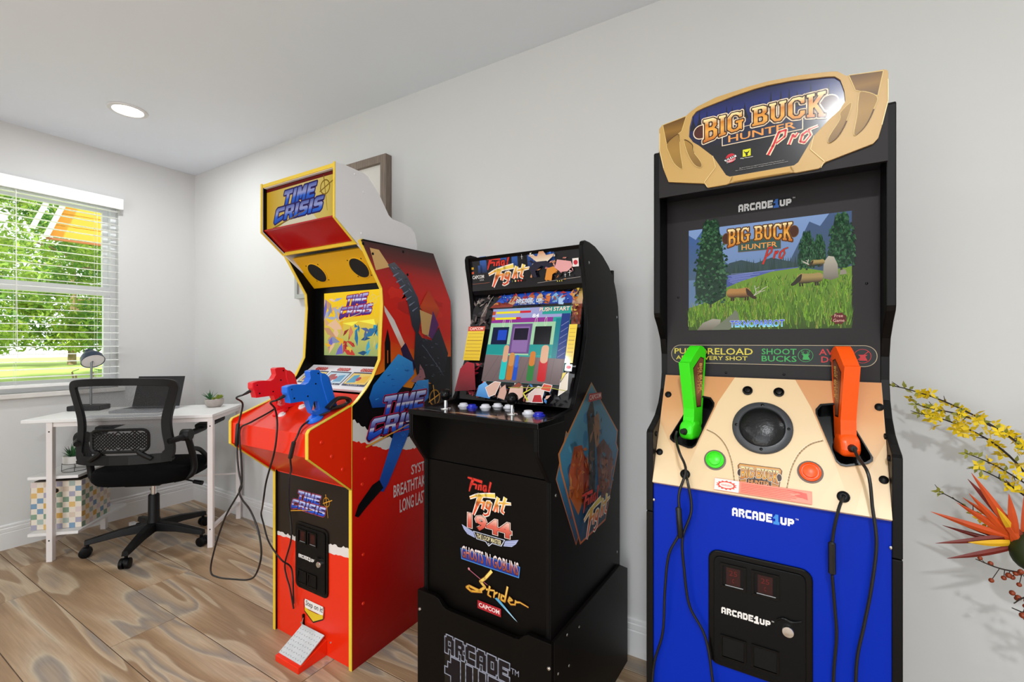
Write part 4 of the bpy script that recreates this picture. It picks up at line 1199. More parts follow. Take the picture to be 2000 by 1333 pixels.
# wooden badge
d.poly([(.198, .066), (.202, .0715), (.280, .0715), (.2845, .066), (.276, .006), (.2065, .006)], '5a3216')
d.poly([(.200, .066), (.203, .070), (.279, .070), (.2825, .066), (.2745, .006), (.208, .006)], [(.0, 'b87a3c'), (.03, 'c88c4a'), (.05, 'a8682e'), (.07, 'd09850')])
for k in range(5): d.line([(.206, .012 + k * .011), (.24, .014 + k * .0112), (.276, .011 + k * .0115)], .0009, '8a5424')
buck_logo(d, .198, .284, .006, .066, glow='f2e6d2', log='3a2620', plaque='3a2a28')
# red warning sticker
d.rect(.153, .337, .0045, .0305, 'e87a62'); d.rect(.1545, .3355, .006, .029, 'ee8c74')
d.rect(.1535, .203, .0050, .0300, 'f4e4dc')
st = [(.178 + (.022 if k % 2 else .017) * math.cos(k * math.pi / 14), .0175 + (.0105 if k % 2 else .008) * math.sin(k * math.pi / 14)) for k in range(28)]
d.poly(st, 'd8483a'); d.disc(.178, .0175, .0145, 'f2ddd4', ry=.0062)
d.text('WARNING', .167, .189, .0150, .0195, 'd8483a')
for k in range(6): d.line([(.207, .0085 + k * .0035), (.300 + .02 * ((k * 7) % 3) / 2, .0085 + k * .0035)], .0011, 'd85a48')
d.poly([(.290, .0275), (.328, .0250), (.330, .0120), (.318, .0160), (.306, .0180), (.320, .0220)], 'e05040')
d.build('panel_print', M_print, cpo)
# round speaker / trackball cover
c = cpt(.2435, .159)
MB().lathe([(.061, 0), (.061, .004), (.057, .008), (.047, .009), (.045, .005)], c, cn, 48).build('speaker_ring', mat('ring_charcoal', '3a3c40', .4, noise=.1, nscale=30), cpo, smooth=True)
MB().lathe([(.0455, .002), (.0455, .006), (.040, .010), (.030, .014), (.018, .0165), (.001, .017)], c, cn, 40).build('speaker_dome', mat('dome_black', '0c0c0e', .3, spec=.4, noise=.3, nscale=160, bump=.3), cpo, smooth=True)
rivets(MB(), [(c + Vector((math.cos(a) * .052, 0, 0)) + cd_ * math.sin(a) * .052 + cn * .0085, cn) for a in (0, 1.571, 3.142, 4.712)], .0035, .001).build('ring_screws', M_blackgl, cpo)
for u in (.211, .2755):
    MB().lathe([(.011, 0), (.011, .004), (.008, .005), (.008, .003), (.006, .006), (.001, .0065)], cpt(u, .248), cn, 20).build('start_button', M_blackgl, cpo, smooth=True)
for u, m in ((.1506, M_green), (.3345, M_orange)):
    MB().lathe([(.0235, 0), (.0235, .0015), (.020, .002), (.020, .001)], cpt(u, .0715), cn, 28).build('button_collar', mat('collar_grey', '6a5a52', .5, noise=.1), cpo)
    MB().lathe([(.0195, .001), (.0195, .006), (.016, .008), (.0155, .0065), (.0135, .0065), (.0135, .011), (.011, .0125), (.001, .013)], cpt(u, .0715), cn, 28).build('push_button', m, cpo, smooth=True)
for u, tt in ((.0893, .029), (.3894, .030)):
    MB().lathe([(.011, 0), (.011, .004), (.008, .006), (.004, .006), (.004, .001)], cpt(u, tt), cn, 20).build('grommet', M_plastic, cpo, smooth=True)
for u, tt in ((.029, .2264), (.0251, .0741), (.4565, .226), (.4549, .0743)):
    MB().lathe([(.008, 0), (.008, .003), (.0055, .005), (.001, .0055)], cpt(u, tt), cn, 16).build('bolt_head', M_plastic, cpo, smooth=True)
for u, vv in ((.0162, .03), (.4638, .03), (.4638, .07)):
    MB().lathe([(.007, 0), (.006, .003), (.001, .004)], (u, vv, .955 if vv < .05 else .99), (1 if u < .2 else -1, 0, 0), 12).build('bolt_head', M_plastic, BB, smooth=True)
# monitor bezel, screen
MB().box(.0165, .4635, .140, .155, 1.090, 1.560).build('bezel', M_bez, BB)
MB().side([(.052, 1.544), (.150, 1.556), (.150, 1.570), (.052, 1.560)], .0165, .4635).build('header_soffit', M_blackgl, BB)
rivets(MB(), [((u, .1398, z), (0, -1, 0)) for u, z in ((.045, 1.30), (.44, 1.31), (.16, 1.105), (.285, 1.105), (.42, 1.100))], .003, .0015).build('bezel_screws', M_blackgl, BB)
d = Decal((0, .1396, 0), (1, 0, 0), (0, 0, 1))
arcade_logo(d, .188, .300, 1.504, 1.522, 'd8d8da', '2f64b8', back='0c0c0e')
pill = rrect(.028, .458, 1.128, 1.174, .0225, 8)
d.poly(pill, '0a0a0a'); d.outline(pill, .0012, 'b8a888')
for s_, a, b, z0, z1, cc in (('PUMP', .036, .0985, 1.1515, 1.1655, 'c8b83a'), ('TO', .101, .116, 1.152, 1.161, 'c8b83a'), ('RELOAD', .118, .2195, 1.1505, 1.1665, 'c8b83a'), ('AFTER EVERY SHOT', .040, .208, 1.1365, 1.1465, 'c8b83a'),
                             ('SHOOT', .239, .310, 1.1525, 1.1660, '2f9a48'), ('BUCKS', .239, .310, 1.1355, 1.1490, '2f9a48'), ('AVOID', .354, .418, 1.1525, 1.1660, 'b8282c'), ('DOES', .358, .410, 1.1355, 1.1490, 'b8282c')):
    d.text(s_, a, b, z0, z1, cc, off=.012)
def deer(cx, cz, s_, c, antlers=True):
    d.poly([(cx - .006 * s_, cz - .010 * s_), (cx - .004 * s_, cz - .001 * s_), (cx - .008 * s_, cz + .003 * s_), (cx - .002 * s_, cz + .003 * s_), (cx + .003 * s_, cz + .003 * s_), (cx + .009 * s_, cz + .003 * s_), (cx + .005 * s_, cz - .001 * s_), (cx + .009 * s_, cz - .010 * s_)], c)
    if antlers:
        for k in (-1, 1):
            d.line([(cx + k * .002 * s_, cz + .003 * s_), (cx + k * .007 * s_, cz + .006 * s_), (cx + k * .007 * s_, cz + .011 * s_)], .0011 * s_, c)
            d.line([(cx + k * .005 * s_, cz + .005 * s_), (cx + k * .003 * s_, cz + .010 * s_)], .001 * s_, c)
d.outline(ring(.3278, 1.1508, .0145, 24), .0011, '3a9a50'); deer(.3278, 1.151, 1.0, '2f9a48')
d.outline(ring(.4325, 1.1510, .0150, 24), .0011, 'b8282c'); deer(.4325, 1.151, 1.0, 'b8282c', False)
d.line([(.4220, 1.1405), (.4430, 1.1615)], .0014, 'b8282c')
d.build('bezel_print', M_print, BB)

# game picture: lake valley with grazing elk
d = Decal((0, .1392, 0), (1, 0, 0), (0, 0, 1))
x0, x1, z0, z1 = .0715, .4140, 1.2125, 1.473
W_, H_ = x1 - x0, z1 - z0
P = lambda a, b: (x0 + a * W_, z0 + b * H_)
d.rect(x0, x1, z0, z1, [(z0 + .45 * H_, '5a7292'), (z0 + .7 * H_, '7088b0'), (z1, '7a94be')])
d.poly([P(0, .5), P(0, .95), P(.05, .90), P(.10, .99), P(.2, .72), P(.3, .6), P(.3, .5)], [(z0 + .5 * H_, '44586e'), (z1, '3c5a90')])
d.poly([P(.55, .55), P(.66, .62), P(.72, .80), P(.77, .95), P(.83, .90), P(.88, 1.0), P(1, 1.0), P(1, .5), P(.55, .5)], [(z0 + .5 * H_, '3e5062'), (z1, '425678')])
d.poly([P(.2, .5), P(.28, .64), P(.36, .66), P(.45, .62), P(.55, .66), P(.68, .60), P(.75, .5)], '34464a')
rd = random.Random(3)
for i in range(34):
    a = .27 + i * .014; h = .06 + .06 * rd.random()
    d.poly([P(a - .012, .52), P(a, .56 + h), P(a + .012, .52)], rd.choice(['2c3e3a', '344844', '2f4242'])); d.layer -= 1
d.layer += 1
d.poly([P(.22, .42), P(.26, .52), P(.5, .545), P(.72, .555), P(.72, .50), P(.4, .40)], [(z0 + .4 * H_, '3c4880'), (z0 + .55 * H_, '525e9c')])
for i in range(9):
    b = .445 + .011 * i; a = .27 + .03 * rd.random()
    d.line([P(a, b), P(a + .1 + .2 * rd.random(), b + .006)], .0008, '8a94c8'); d.layer -= 1
d.layer += 1
# meadow
d.poly([P(0, 0), P(0, .22), P(.12, .27), P(.25, .40), P(.36, .46), P(.55, .53), P(.72, .55), P(.86, .50), P(1, .53), P(1, 0)], [(z0, '35480f'), (z0 + .2 * H_, '4f7018'), (z0 + .4 * H_, '628226'), (z0 + .55 * H_, '6c8c2c')])
for i in range(1500):
    a = rd.random(); b = rd.random() * .47
    lim = .22 + .3 * min(1, a / .55)
    if b > lim - .02: continue
    h = (.05 + .07 * rd.random()) * (1.25 - b * 1.6)
    c = rd.choice(['64901f', '74a02c', '4a7018', '3d5e14', '86a636', '84863a', '587f22', '304c10'])
    d.tris([(P(a - .0028, b), P(a + .0028, b), P(a + rd.uniform(-.02, .02), b + h))], c); d.layer -= 1
d.layer += 1
def pine(cx, base, h, w, seed):
    r2 = random.Random(seed)
    d.rect(*[P(cx - .006, 0)[0], P(cx + .006, 0)[0]], P(0, base)[1], P(0, base + h * .3)[1], '3a3226')
    d.poly([P(cx - w * .9, base + h * .12), P(cx - w * .95, base + h * .3), P(cx - w * .7, base + h * .62), P(cx - w * .45, base + h * .97), P(cx + w * .45, base + h * .97), P(cx + w * .7, base + h * .62), P(cx + w * .95, base + h * .3), P(cx + w * .9, base + h * .12), P(cx, base + h * .03)], '16301f')
    for i in range(420):
        t = r2.random(); half = w * (.35 + .65 * math.sin(math.pi * min(1, (1 - t) * .62 + .08))) * (1 if t < .8 else .75)
        a = cx + half * (r2.random() * 2 - 1); b = base + .05 * h + t * h * .95
        s_ = w * .10
        d.poly([P(a - s_, b - .010), P(a - s_ * .3, b + .012), P(a + s_ * .3, b + .012), P(a + s_, b - .010)], r2.choice(['1c3826', '26482e', '163020', '335a3a', '122a1a', '446a48'])); d.layer -= 1
    d.layer += 1
pine(.155, .22, .86, .115, 1); pine(.945, .50, .49, .075, 2); pine(.755, .52, .34, .048, 3); pine(.825, .54, .28, .036, 4)
# rocks
d.poly([P(.845, .44), P(.85, .58), P(.875, .63), P(.905, .62), P(.925, .55), P(.93, .44), P(.89, .42)], [(z0 + .42 * H_, '6c6458'), (z0 + .63 * H_, 'b0a898')])
d.poly([P(.935, .46), P(.94, .50), P(.965, .505), P(.975, .465)], '8a8272')
d.poly([P(.06, .0), P(.10, .07), P(.17, .11), P(.225, .10), P(.22, .05), P(.16, .0)], [(z0, '6a6454'), (z0 + .11 * H_, '9c9686')])
d.poly([P(.16, .0), P(.30, .15), P(.32, .19), P(.34, .16), P(.35, .08), P(.28, .0)], '6c705c')
def elk(cx, cz, s_, face, body, dark, antler):
    q = lambda a, b: P(cx + a * s_ * face, cz + b * s_)
    for a in (-.055, -.042, .035, .05):
        d.poly([q(a, -.06), q(a + .002, .0), q(a + .016, .0), q(a + .010, -.06)], dark); d.layer -= 1
    d.layer += 1
    d.poly(smooth_loop([q(-.075, -.015), q(-.08, .03), q(-.06, .058), q(-.02, .054), q(.02, .056), q(.05, .060), q(.075, .03), q(.066, -.02), q(.02, -.034), q(-.02, -.026), q(-.05, -.030)], 3), [(q(0, -.03)[1], dark), (q(0, .02)[1], body), (q(0, .06)[1], body)])
    d.poly(smooth_loop([q(.045, .055), q(.07, .03), q(.092, -.008), q(.112, -.035), q(.106, -.050), q(.088, -.045), q(.064, -.02), q(.05, .0)], 3), dark)
    if antler:
        for k, (ex, ey) in enumerate(((.10, .075), (.165, .05))):
            d.line([q(.095, -.02), q(.11 + .02 * k, .01), q(.105 + .045 * k, .04), q(ex, ey)], .0016, 'b8b0a0')
            d.line([q(.11 + .02 * k, .01), q(.135 + .03 * k, .025)], .0011, 'b8b0a0'); d.line([q(.105 + .045 * k, .04), q(.13 + .05 * k, .06)], .0011, 'b8b0a0')
elk(.345, .335, 1.0, 1, 'a87840', '34200e', True)
elk(.77, .435, .95, -1, '9c8450', '2c2416', False)
elk(.815, .575, .5, -1, 'a08850', '3a2e1c', True)
# on-screen lettering
buck_logo(d, *[P(.235, 0)[0], P(.71, 0)[0]], P(0, .60)[1], P(0, .97)[1], glow='6a4a2c', plaque='33524c', log='4a2a1c')
def tech(a, b, c0, c1):
    d.text('TEKNOPARROT', *[P(a, 0)[0], P(b, 0)[0]], P(0, c0)[1], P(0, c1)[1], [(P(0, c0)[1], '58d0e0'), (P(0, (c0 + c1) / 2)[1], '4a70e0'), (P(0, c1)[1], '3838b0')], off=.02, under=[(.05, 'c8e0f0')])
tech(.29, .625, .025, .085)
d.poly([P(.965 + (.045 if k % 2 else .036) * math.cos(k * .3927) - .035, .085 + (.055 if k % 2 else .045) * math.sin(k * .3927)) for k in range(16)], '5a120c')
d.text('Free', P(.907, 0)[0], P(.952, 0)[0], P(0, .095)[1], P(0, .122)[1], 'e0b0a0'); d.text('Game', P(.90, 0)[0], P(.96, 0)[0], P(0, .055)[1], P(0, .082)[1], 'e0b0a0')
d.build('screen', M_screen, BB)

# marquee: board, raised antler frame around the picture
OUT = [(.0432, 1.5763), (.0307, 1.611), (.0205, 1.6572), (.0205, 1.7118), (.0281, 1.7203), (.0848, 1.7287), (.0955, 1.736), (.1097, 1.7434), (.151, 1.7541), (.2183, 1.7590), (.2565, 1.7593), (.3173, 1.7540), (.3669, 1.7456), (.3817, 1.7417), (.3908, 1.7333), (.3971, 1.7275), (.4193, 1.7235), (.4452, 1.7229), (.4560, 1.7220), (.4625, 1.7190), (.4637, 1.7118), (.4637, 1.6572), (.4553, 1.6165), (.4480, 1.5880), (.4400, 1.5790), (.3620, 1.5588), (.3501, 1.5474), (.3094, 1.5467), (.3040, 1.5482), (.1800, 1.5482), (.1732, 1.5462), (.1328, 1.5461), (.1248, 1.5575)]
INN = [(.1798, 1.563), (.1721, 1.5681), (.1442, 1.6176), (.1143, 1.6489), (.1003, 1.6609), (.0903, 1.677), (.092, 1.6992), (.0979, 1.7228), (.1073, 1.7328), (.1236, 1.7371), (.1863, 1.7465), (.2288, 1.7505), (.2565, 1.7509), (.3000, 1.7475), (.3620, 1.7371), (.3775, 1.7328), (.3870, 1.7228), (.3935, 1.6992), (.3953, 1.677), (.3850, 1.6609), (.3710, 1.6489), (.3411, 1.6176), (.3134, 1.5681), (.3055, 1.563)]
mqb = MB().front([(.0185, 1.542), (.0185, 1.655), (.021, 1.712), (.03, 1.719), (.085, 1.727), (.11, 1.742), (.151, 1.7525), (.22, 1.757), (.2565, 1.7575), (.317, 1.752), (.37, 1.744), (.391, 1.732), (.42, 1.722), (.455, 1.7205), (.4625, 1.712), (.4640, 1.655), (.4640, 1.542)], .046, .056).build('marquee_board', M_bez, BB)
fr = MB()
for h, fl in ((.040, 0), (.046, 1)):
    for tr in poly_tris(OUT, [INN]):
        fr.add([(p[0], h, p[1]) for p in (tr[::-1] if fl else tr)], [(0, 1, 2)])
for loop in (OUT, INN):
    n = len(loop)
    for i in range(n):
        p, q = loop[i], loop[(i + 1) % n]
        fr.add([(p[0], .040, p[1]), (q[0], .040, q[1]), (q[0], .046, q[1]), (p[0], .046, p[1])], [(0, 1, 2, 3)])
fro = fr.build('antler_frame', M_tan, mqb)
d = Decal((0, .0398, 0), (1, 0, 0), (0, 0, 1))
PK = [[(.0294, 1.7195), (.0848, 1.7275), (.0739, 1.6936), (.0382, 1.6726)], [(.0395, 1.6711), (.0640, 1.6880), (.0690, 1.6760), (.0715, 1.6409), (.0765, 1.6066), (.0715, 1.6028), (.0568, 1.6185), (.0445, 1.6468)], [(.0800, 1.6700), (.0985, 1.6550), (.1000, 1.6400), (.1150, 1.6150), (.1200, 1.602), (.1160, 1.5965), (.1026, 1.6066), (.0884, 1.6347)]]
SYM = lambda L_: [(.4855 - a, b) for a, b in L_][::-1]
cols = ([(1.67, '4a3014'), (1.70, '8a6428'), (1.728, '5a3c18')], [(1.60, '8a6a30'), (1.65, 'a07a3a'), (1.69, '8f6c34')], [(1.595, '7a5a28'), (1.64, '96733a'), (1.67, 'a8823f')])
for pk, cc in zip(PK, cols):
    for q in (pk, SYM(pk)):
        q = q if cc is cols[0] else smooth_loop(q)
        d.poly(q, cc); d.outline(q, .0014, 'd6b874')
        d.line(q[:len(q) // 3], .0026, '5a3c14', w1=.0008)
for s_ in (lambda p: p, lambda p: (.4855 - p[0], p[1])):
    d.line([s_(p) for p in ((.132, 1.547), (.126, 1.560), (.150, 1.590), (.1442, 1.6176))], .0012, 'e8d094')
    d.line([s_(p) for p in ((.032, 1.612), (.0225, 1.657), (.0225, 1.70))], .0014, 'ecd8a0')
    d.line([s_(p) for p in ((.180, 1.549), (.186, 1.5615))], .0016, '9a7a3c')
d.rect(.187, .299, 1.5495, 1.5605, 'c39a52')
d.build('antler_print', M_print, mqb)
d = Decal((0, .0450, 0), (1, 0, 0), (0, 0, 1))
d.poly(INN, [(1.563, '0e0c10'), (1.64, '12121a'), (1.685, '16204e'), (1.72, '1c2a6c'), (1.75, '1a2040')])
rd = random.Random(9)
for i in range(16):
    a = .10 + i * .018 + rd.uniform(-.006, .006)
    hh = .030 + .02 * rd.random()
    if a < .39: d.poly([(a - .008, 1.69), (a - .002, 1.69 + hh * .5), (a, 1.69 + hh), (a + .002, 1.69 + hh * .5), (a + .008, 1.69)], '0c1020'); d.layer -= 1
d.layer += 1
buck_logo(d, .100, .385, 1.597, 1.713, glow='f0d8b8', plaque='14203c')
d.disc(.1815, 1.6065, .0105, 'c02030'); d.poly([(.168, 1.604), (.191, 1.612), (.194, 1.608), (.171, 1.600)], 'f0f0f0')
d.text('RAW', .1715, .1905, 1.6035, 1.6105, '181818', off=.03, warp=lambda q: (q[0], q[1] + (q[0] - .1815) * .3)); d.text('THRILLS', .1725, .1915, 1.5975, 1.6018, 'f0f0f0', warp=lambda q: (q[0], q[1] + (q[0] - .1815) * .3))
d.rect(.2065, .2225, 1.6035, 1.6195, 'd8d820'); d.poly([(.2085, 1.617), (.2105, 1.611), (.2125, 1.610), (.2125, 1.6045), (.2165, 1.6045), (.2165, 1.610), (.2185, 1.611), (.2205, 1.617), (.217, 1.613), (.212, 1.613)], '101008')
d.text('Play Mechanix', .2020, .2275, 1.5985, 1.6018, 'e8e8e0')
d.text('Big Buck Hunter is a registered trademark of Play Mechanix, Inc.', .200, .288, 1.5775, 1.5800, 'b8b4b0'); d.text('Raw Thrills Inc. Copyright 2021. All Rights Reserved. All trademarks used.', .192, .295, 1.5735, 1.5758, 'b8b4b0')
d.build('marquee_print', M_printgl, mqb)

# lower front: name and coin door
d = Decal((0, .0057, 0), (1, 0, 0), (0, 0, 1))
arcade_logo(d, .1885, .306, .795, .8135)
d.build('front_print', M_print, BB)
coin_door(BB, .140, .339, .455, .713, .006)
rivets(MB(), [((.017, .004, .80), (0, -1, 0)), ((.463, .004, .79), (0, -1, 0))], .004, .003).build('screw_heads', M_chrome, BB)
MB().box(.02, .46, .012, .45, .002, .02).build('base', M_side, BB)

# guns standing in the wells
def stock(name, label, m, u, mirror):
    o = cpt(u, .135, -.045)
    Rm = Matrix.Rotation(-.02, 3, 'Z')
    wp = Rm @ o + Vector((3.526, -.597, 0))
    t = thing(name, label, 'toy gun', wp, -.02 + (.24 if mirror else -.34), 'guns standing in the control panel')
    # y = toward wall, z up; tall stock with a slanted shoulder
    Pp = [(-.036, .030), (-.034, .075), (-.054, .178), (-.050, .190), (-.010, .225), (.004, .228), (.018, .221), (.022, .205), (.006, .070), (.0, .030)]
    MB().side(smooth_loop(Pp, 3), -.014, .014).build('stock', m, t, bevel=.009, seg=4)
    sx = -1 if mirror else 1
    d = Decal((sx * .0142, 0, 0), (0, sx, 0), (0, 0, 1))
    q = [(-.038, .175), (-.004, .202), (.013, .198), (-.002, .078), (-.022, .078)]
    q = [(p[0] * sx, p[1]) for p in q]
    if sx < 0: q = q[::-1]
    d.poly(q, '3a1e14'); cx = sum(p[0] for p in q) / 5; cz = sum(p[1] for p in q) / 5
    d.poly([(cx + (p[0] - cx) * .9, cz + (p[1] - cz) * .95) for p in q], [(.075, '6a3a26'), (.12, '8c5a44'), (.16, '6e3c2a'), (.21, '845040')])
    d.xf = lambda p: ((-.008 + (p[1] - .5) * .022) * sx, .188 - p[0] * .13) if sx > 0 else ((-.008 + (p[1] - .5) * .022) * sx, .188 - p[0] * .13)
    d.text('BIG BUCK', 0.02, .55, .45, 1.0, 'd8b060', off=.02); d.text('HUNTER', .1, .6, 0, .35, 'c89a58')
    d.build('grip_print', M_print, t)
    MB().side([(-.048, .0), (-.054, .016), (-.050, .036), (-.034, .048), (-.010, .044), (.002, .030), (.002, .0)], -.018, .018).build('stock_foot', m, t, bevel=.010, seg=4)
    MB().tube([(0, -.050, .020), (0, -.064, .022)], [.009, .006], 10).build('strain_relief', M_cord, t)
    return t, wp
SG, wg = stock('stock_gun', 'lime green toy gun standing in the left control-panel well', M_green, .097, False)
SO, wo = stock('stock_gun', 'orange toy gun standing in the right control-panel well', M_orange, .394, True)
Rb = Matrix.Rotation(-.02, 3, 'Z')
def bbp(u, v, z): return tuple(Rb @ Vector((u, v, z)) + Vector((3.526, -.597, 0)))
gz = wg.z + .022; gy = (wg - Vector((3.526, -.597, 0))).y - .060
cord('gun_cord', 'black cord from the lime green toy gun crossing the blue front at its left', [bbp(.064, gy, gz), bbp(.064, gy - .012, gz - .015), bbp(.085, -.035, .93), bbp(.097, -.028, .89), bbp(.082, -.03, .83), bbp(.086, -.03, .755), bbp(.06, -.03, .69), bbp(.05, -.025, .6), bbp(.044, -.02, .50), bbp(.020, -.012, .40), bbp(.016, -.010, .25), bbp(.02, -.012, .02)],
     r=.003, sleeve=[(bbp(.0815, -.031, .805), bbp(.0865, -.031, .735))])
cord('gun_cord', 'black cord from the left grommet curving down beside the coin door', [tuple(Rb @ cpt(.0893, .029, .004) + Vector((3.526, -.597, 0))), bbp(.100, -.02, .86), bbp(.108, -.022, .80), bbp(.090, -.028, .735), bbp(.093, -.024, .66), bbp(.103, -.018, .58), bbp(.135, -.014, .52), bbp(.150, -.016, .44), bbp(.16, -.012, .3), bbp(.15, -.01, .02)], r=.003)
cord('gun_cord', 'black cord with thick sleeve from the right grommet, straight down the blue front', [tuple(Rb @ cpt(.3894, .030, .004) + Vector((3.526, -.597, 0))), bbp(.380, -.022, .855), bbp(.371, -.022, .80), bbp(.369, -.022, .74), bbp(.374, -.018, .66), bbp(.377, -.016, .60), bbp(.372, -.014, .50), bbp(.375, -.012, .3), bbp(.37, -.012, .02)],
     r=.003, sleeve=[(bbp(.369, -.024, .790), bbp(.3695, -.024, .725))])
oz = wo.z + .022; oy = (Rb.inverted() @ (wo - Vector((3.526, -.597, 0)))).y - .064
cord('gun_cord', 'black cord from the orange toy gun wandering down the right of the blue front', [bbp(.410, oy + .003, oz), bbp(.413, oy - .010, oz - .012), bbp(.426, -.02, .93), bbp(.432, -.022, .87), bbp(.438, -.022, .80), bbp(.430, -.020, .71), bbp(.420, -.018, .64), bbp(.408, -.016, .55), bbp(.41, -.014, .4), bbp(.42, -.012, .02)], r=.003)

# ------------------------------------------------------------------ black joystick cabinet
FFc = thing('joystick_arcade_cabinet', 'black arcade cabinet on a riser with Final Fight marquee and joysticks', 'arcade cabinet', (2.805, -0.595, 0.0), -0.042)
SIDE = [(-.006, .10), (-.006, .805), (-.068, .886), (-.071, .900), (-.071, .962), (.06, .978), (.13, .986), (.142, 1.000), (.170, 1.06), (.208, 1.135), (.230, 1.20), (.236, 1.25), (.232, 1.31), (.222, 1.37), (.203, 1.45), (.200, 1.478), (.206, 1.490), (.218, 1.495), (.255, 1.495), (.293, 1.490), (.357, 1.470), (.41, 1.443), (.452, 1.413), (.482, 1.365), (.503, 1.309), (.513, 1.22), (.518, 1.12), (.519, .10)]
M_ffside = mat('black_grain_laminate', '0e0a09', .48, spec=.22, noise=.08, nscale=80, bump=.06)
for u0, u1 in ((.0, .015), (.465, .480)):
    s_ = MB().side(SIDE, u0, u1).build('side_panel', M_ffside, FFc, bevel=.0012)
    MB().side(ribbon([(p[0] - .0008, p[1]) for p in SIDE[0:19]], .0025), u0 + .002, u1 - .002).build('edge_molding', M_plastic, s_)
MB().box(.015, .465, .485, .50, .10, 1.44).build('back_panel', M_black, FFc)
MB().side([(.205, 1.482), (.255, 1.488), (.35, 1.465), (.44, 1.41), (.485, 1.33), (.50, 1.2), (.49, 1.2), (.475, 1.33), (.43, 1.40), (.345, 1.455), (.255, 1.478), (.21, 1.472)], .015, .465).build('top_cover', M_black, FFc)
MB().box(.0152, .4648, .000, .012, .10, .806).build('front_panel', M_black, FFc)
MB().box(.0152, .4648, .004, .014, .808, .957).build('knee_panel', M_black, FFc)
# control deck
dkp = MB().flat([(-.001, -.0745), (.481, -.0745), (.481, .075), (.4645, .075), (.4645, .150), (.0155, .150), (.0155, .075), (-.001, .075)], .958, .974).build('control_deck', M_blackgl, FFc, bevel=.002)
d = Decal((0, 0, .9741), (1, 0, 0), (0, 1, 0))
d.rect(.004, .476, -.070, .074, '15130f')
d.poly([(.15, -.055), (.185, -.035), (.24, -.04), (.30, -.03), (.345, -.05), (.29, -.064), (.22, -.06)], 'c89a70')
d.poly([(.19, -.05), (.24, -.045), (.28, -.05), (.23, -.058)], 'e8d8c0')
d.line([(.02, .0), (.12, -.02), (.25, -.02), (.45, .0)], .002, '8a8884')
d.line([(.03, -.055), (.07, -.05), (.12, -.058)], .008, 'a8a4a0', w1=.002)
d.line([(.30, .02), (.40, .0), (.47, .01)], .0015, '9a9894')
d.build('deck_print', M_printgl, dkp)
def joystick(u, v):
    j = MB().lathe([(.017, 0), (.016, .003), (.006, .004), (.0055, .030)], (u, v, .974), n=20).build('joystick', M_chrome, dkp, smooth=True)
    MB().ball((u, v, 1.018), .0185, 20, 12).build('ball_top', M_blackgl, j, smooth=True)
joystick(.095, -.005); joystick(.335, .020)
def button(u, v, m, r=.0135):
    MB().lathe([(r * 1.25, 0), (r * 1.25, .003), (r * 1.05, .0045), (r * .95, .004), (r * .9, .009), (r * .7, .0105), (.001, .0108)], (u, v, .974), n=24).build('push_button', m, dkp, smooth=True)
M_btnb = mat('blue_button', '1626b8', .25, noise=.1, nscale=20)
M_btnw = mat('white_button', 'e4e4ec', .3, noise=.03, nscale=20)
for u, v, m in ((.105, .070, M_btnw), (.150, .060, M_btnb), (.205, .125, M_btnw), (.255, .118, M_btnw), (.372, .050, M_btnw), (.418, .035, M_btnb), (.185, .085, M_btnw)):
    button(u, v, m, .0145)
# tilted monitor bezel
by0, bz0, by1, bz1 = .145, .985, .250, 1.36
bv = Vector((0, by1 - by0, bz1 - bz0)); BL = bv.length; bv.normalize()
bn = Vector((1, 0, 0)).cross(bv)
bq = MB()
q = [Vector((.0152, by0, bz0)), Vector((.4648, by0, bz0)), Vector((.4648, by1, bz1)), Vector((.0152, by1, bz1))]
bq.add(q + [p - bn * .012 for p in q], [(0, 1, 2, 3), (7, 6, 5, 4), (0, 4, 5, 1), (1, 5, 6, 2), (2, 6, 7, 3), (3, 7, 4, 0)])
bzl = bq.build('bezel', M_blackgl, FFc)
d = Decal((0, by0, bz0), (1, 0, 0), bv)
d.rect(.0156, .4644, .001, BL - .001, '0d0c10')
rd = random.Random(13)
# comic collage around the screen: plain colour shapes
d.poly([(.10, .335), (.14, .375), (.30, .380), (.44, .372), (.44, .335)], [(.335, '203a94'), (.38, '1a4fc0')])
d.poly([(.09, .33), (.12, .352), (.20, .345), (.19, .33)], '8a3428'); d.poly([(.17, .345), (.185, .37), (.205, .372), (.21, .35), (.19, .338)], 'c8a078')
for k, (a, b, c) in enumerate(((.24, .36, 'b03028'), (.265, .365, 'c86a34'), (.30, .362, 'd8a878'), (.33, .358, 'cc6a2c'), (.36, .36, '7ab0dc'), (.385, .352, 'a8c8e8'))):
    d.poly([(a - .010, b - .02), (a - .014, b), (a, b + .014), (a + .012, b + .002), (a + .008, b - .022)], c)
d.poly([(.425, .33), (.43, .385), (.462, .388), (.462, .33)], [(.33, 'b89078'), (.388, 'd0b040')])
d.poly([(.43, .262), (.43, .33), (.462, .33), (.462, .262)], '7a3424')
d.poly([(.055, .262), (.06, .32), (.072, .35), (.083, .34), (.078, .28)], '6a5a58')
d.line([(.06, .30), (.09, .36), (.10, .375)], .004, 'b0a8a0', w1=.001)
arcade_logo(d, .215, .318, .3365, .3515, 'c8d4e8', '2a60c8')
shards(d, (.105, .445, .337, .378), ['1a3c9c', '2450b8', '203a94', '8a3428', 'c8a078', 'd0803c', '7ab0dc', '16224c', 'b03028'], 70, 51, .012)
shards(d, (.022, .095, .262, .375), ['16161c', '2a2830', '6a5a58', '3a2a2c', '8a8078'], 30, 52, .014)
shards(d, (.432, .462, .262, .385), ['7a3424', '9a5a40', 'b89078', 'd0b040', '3a1c18'], 24, 53, .011)
arcade_logo(d, .215, .318, .3365, .3515, 'c8d4e8', '2a60c8')
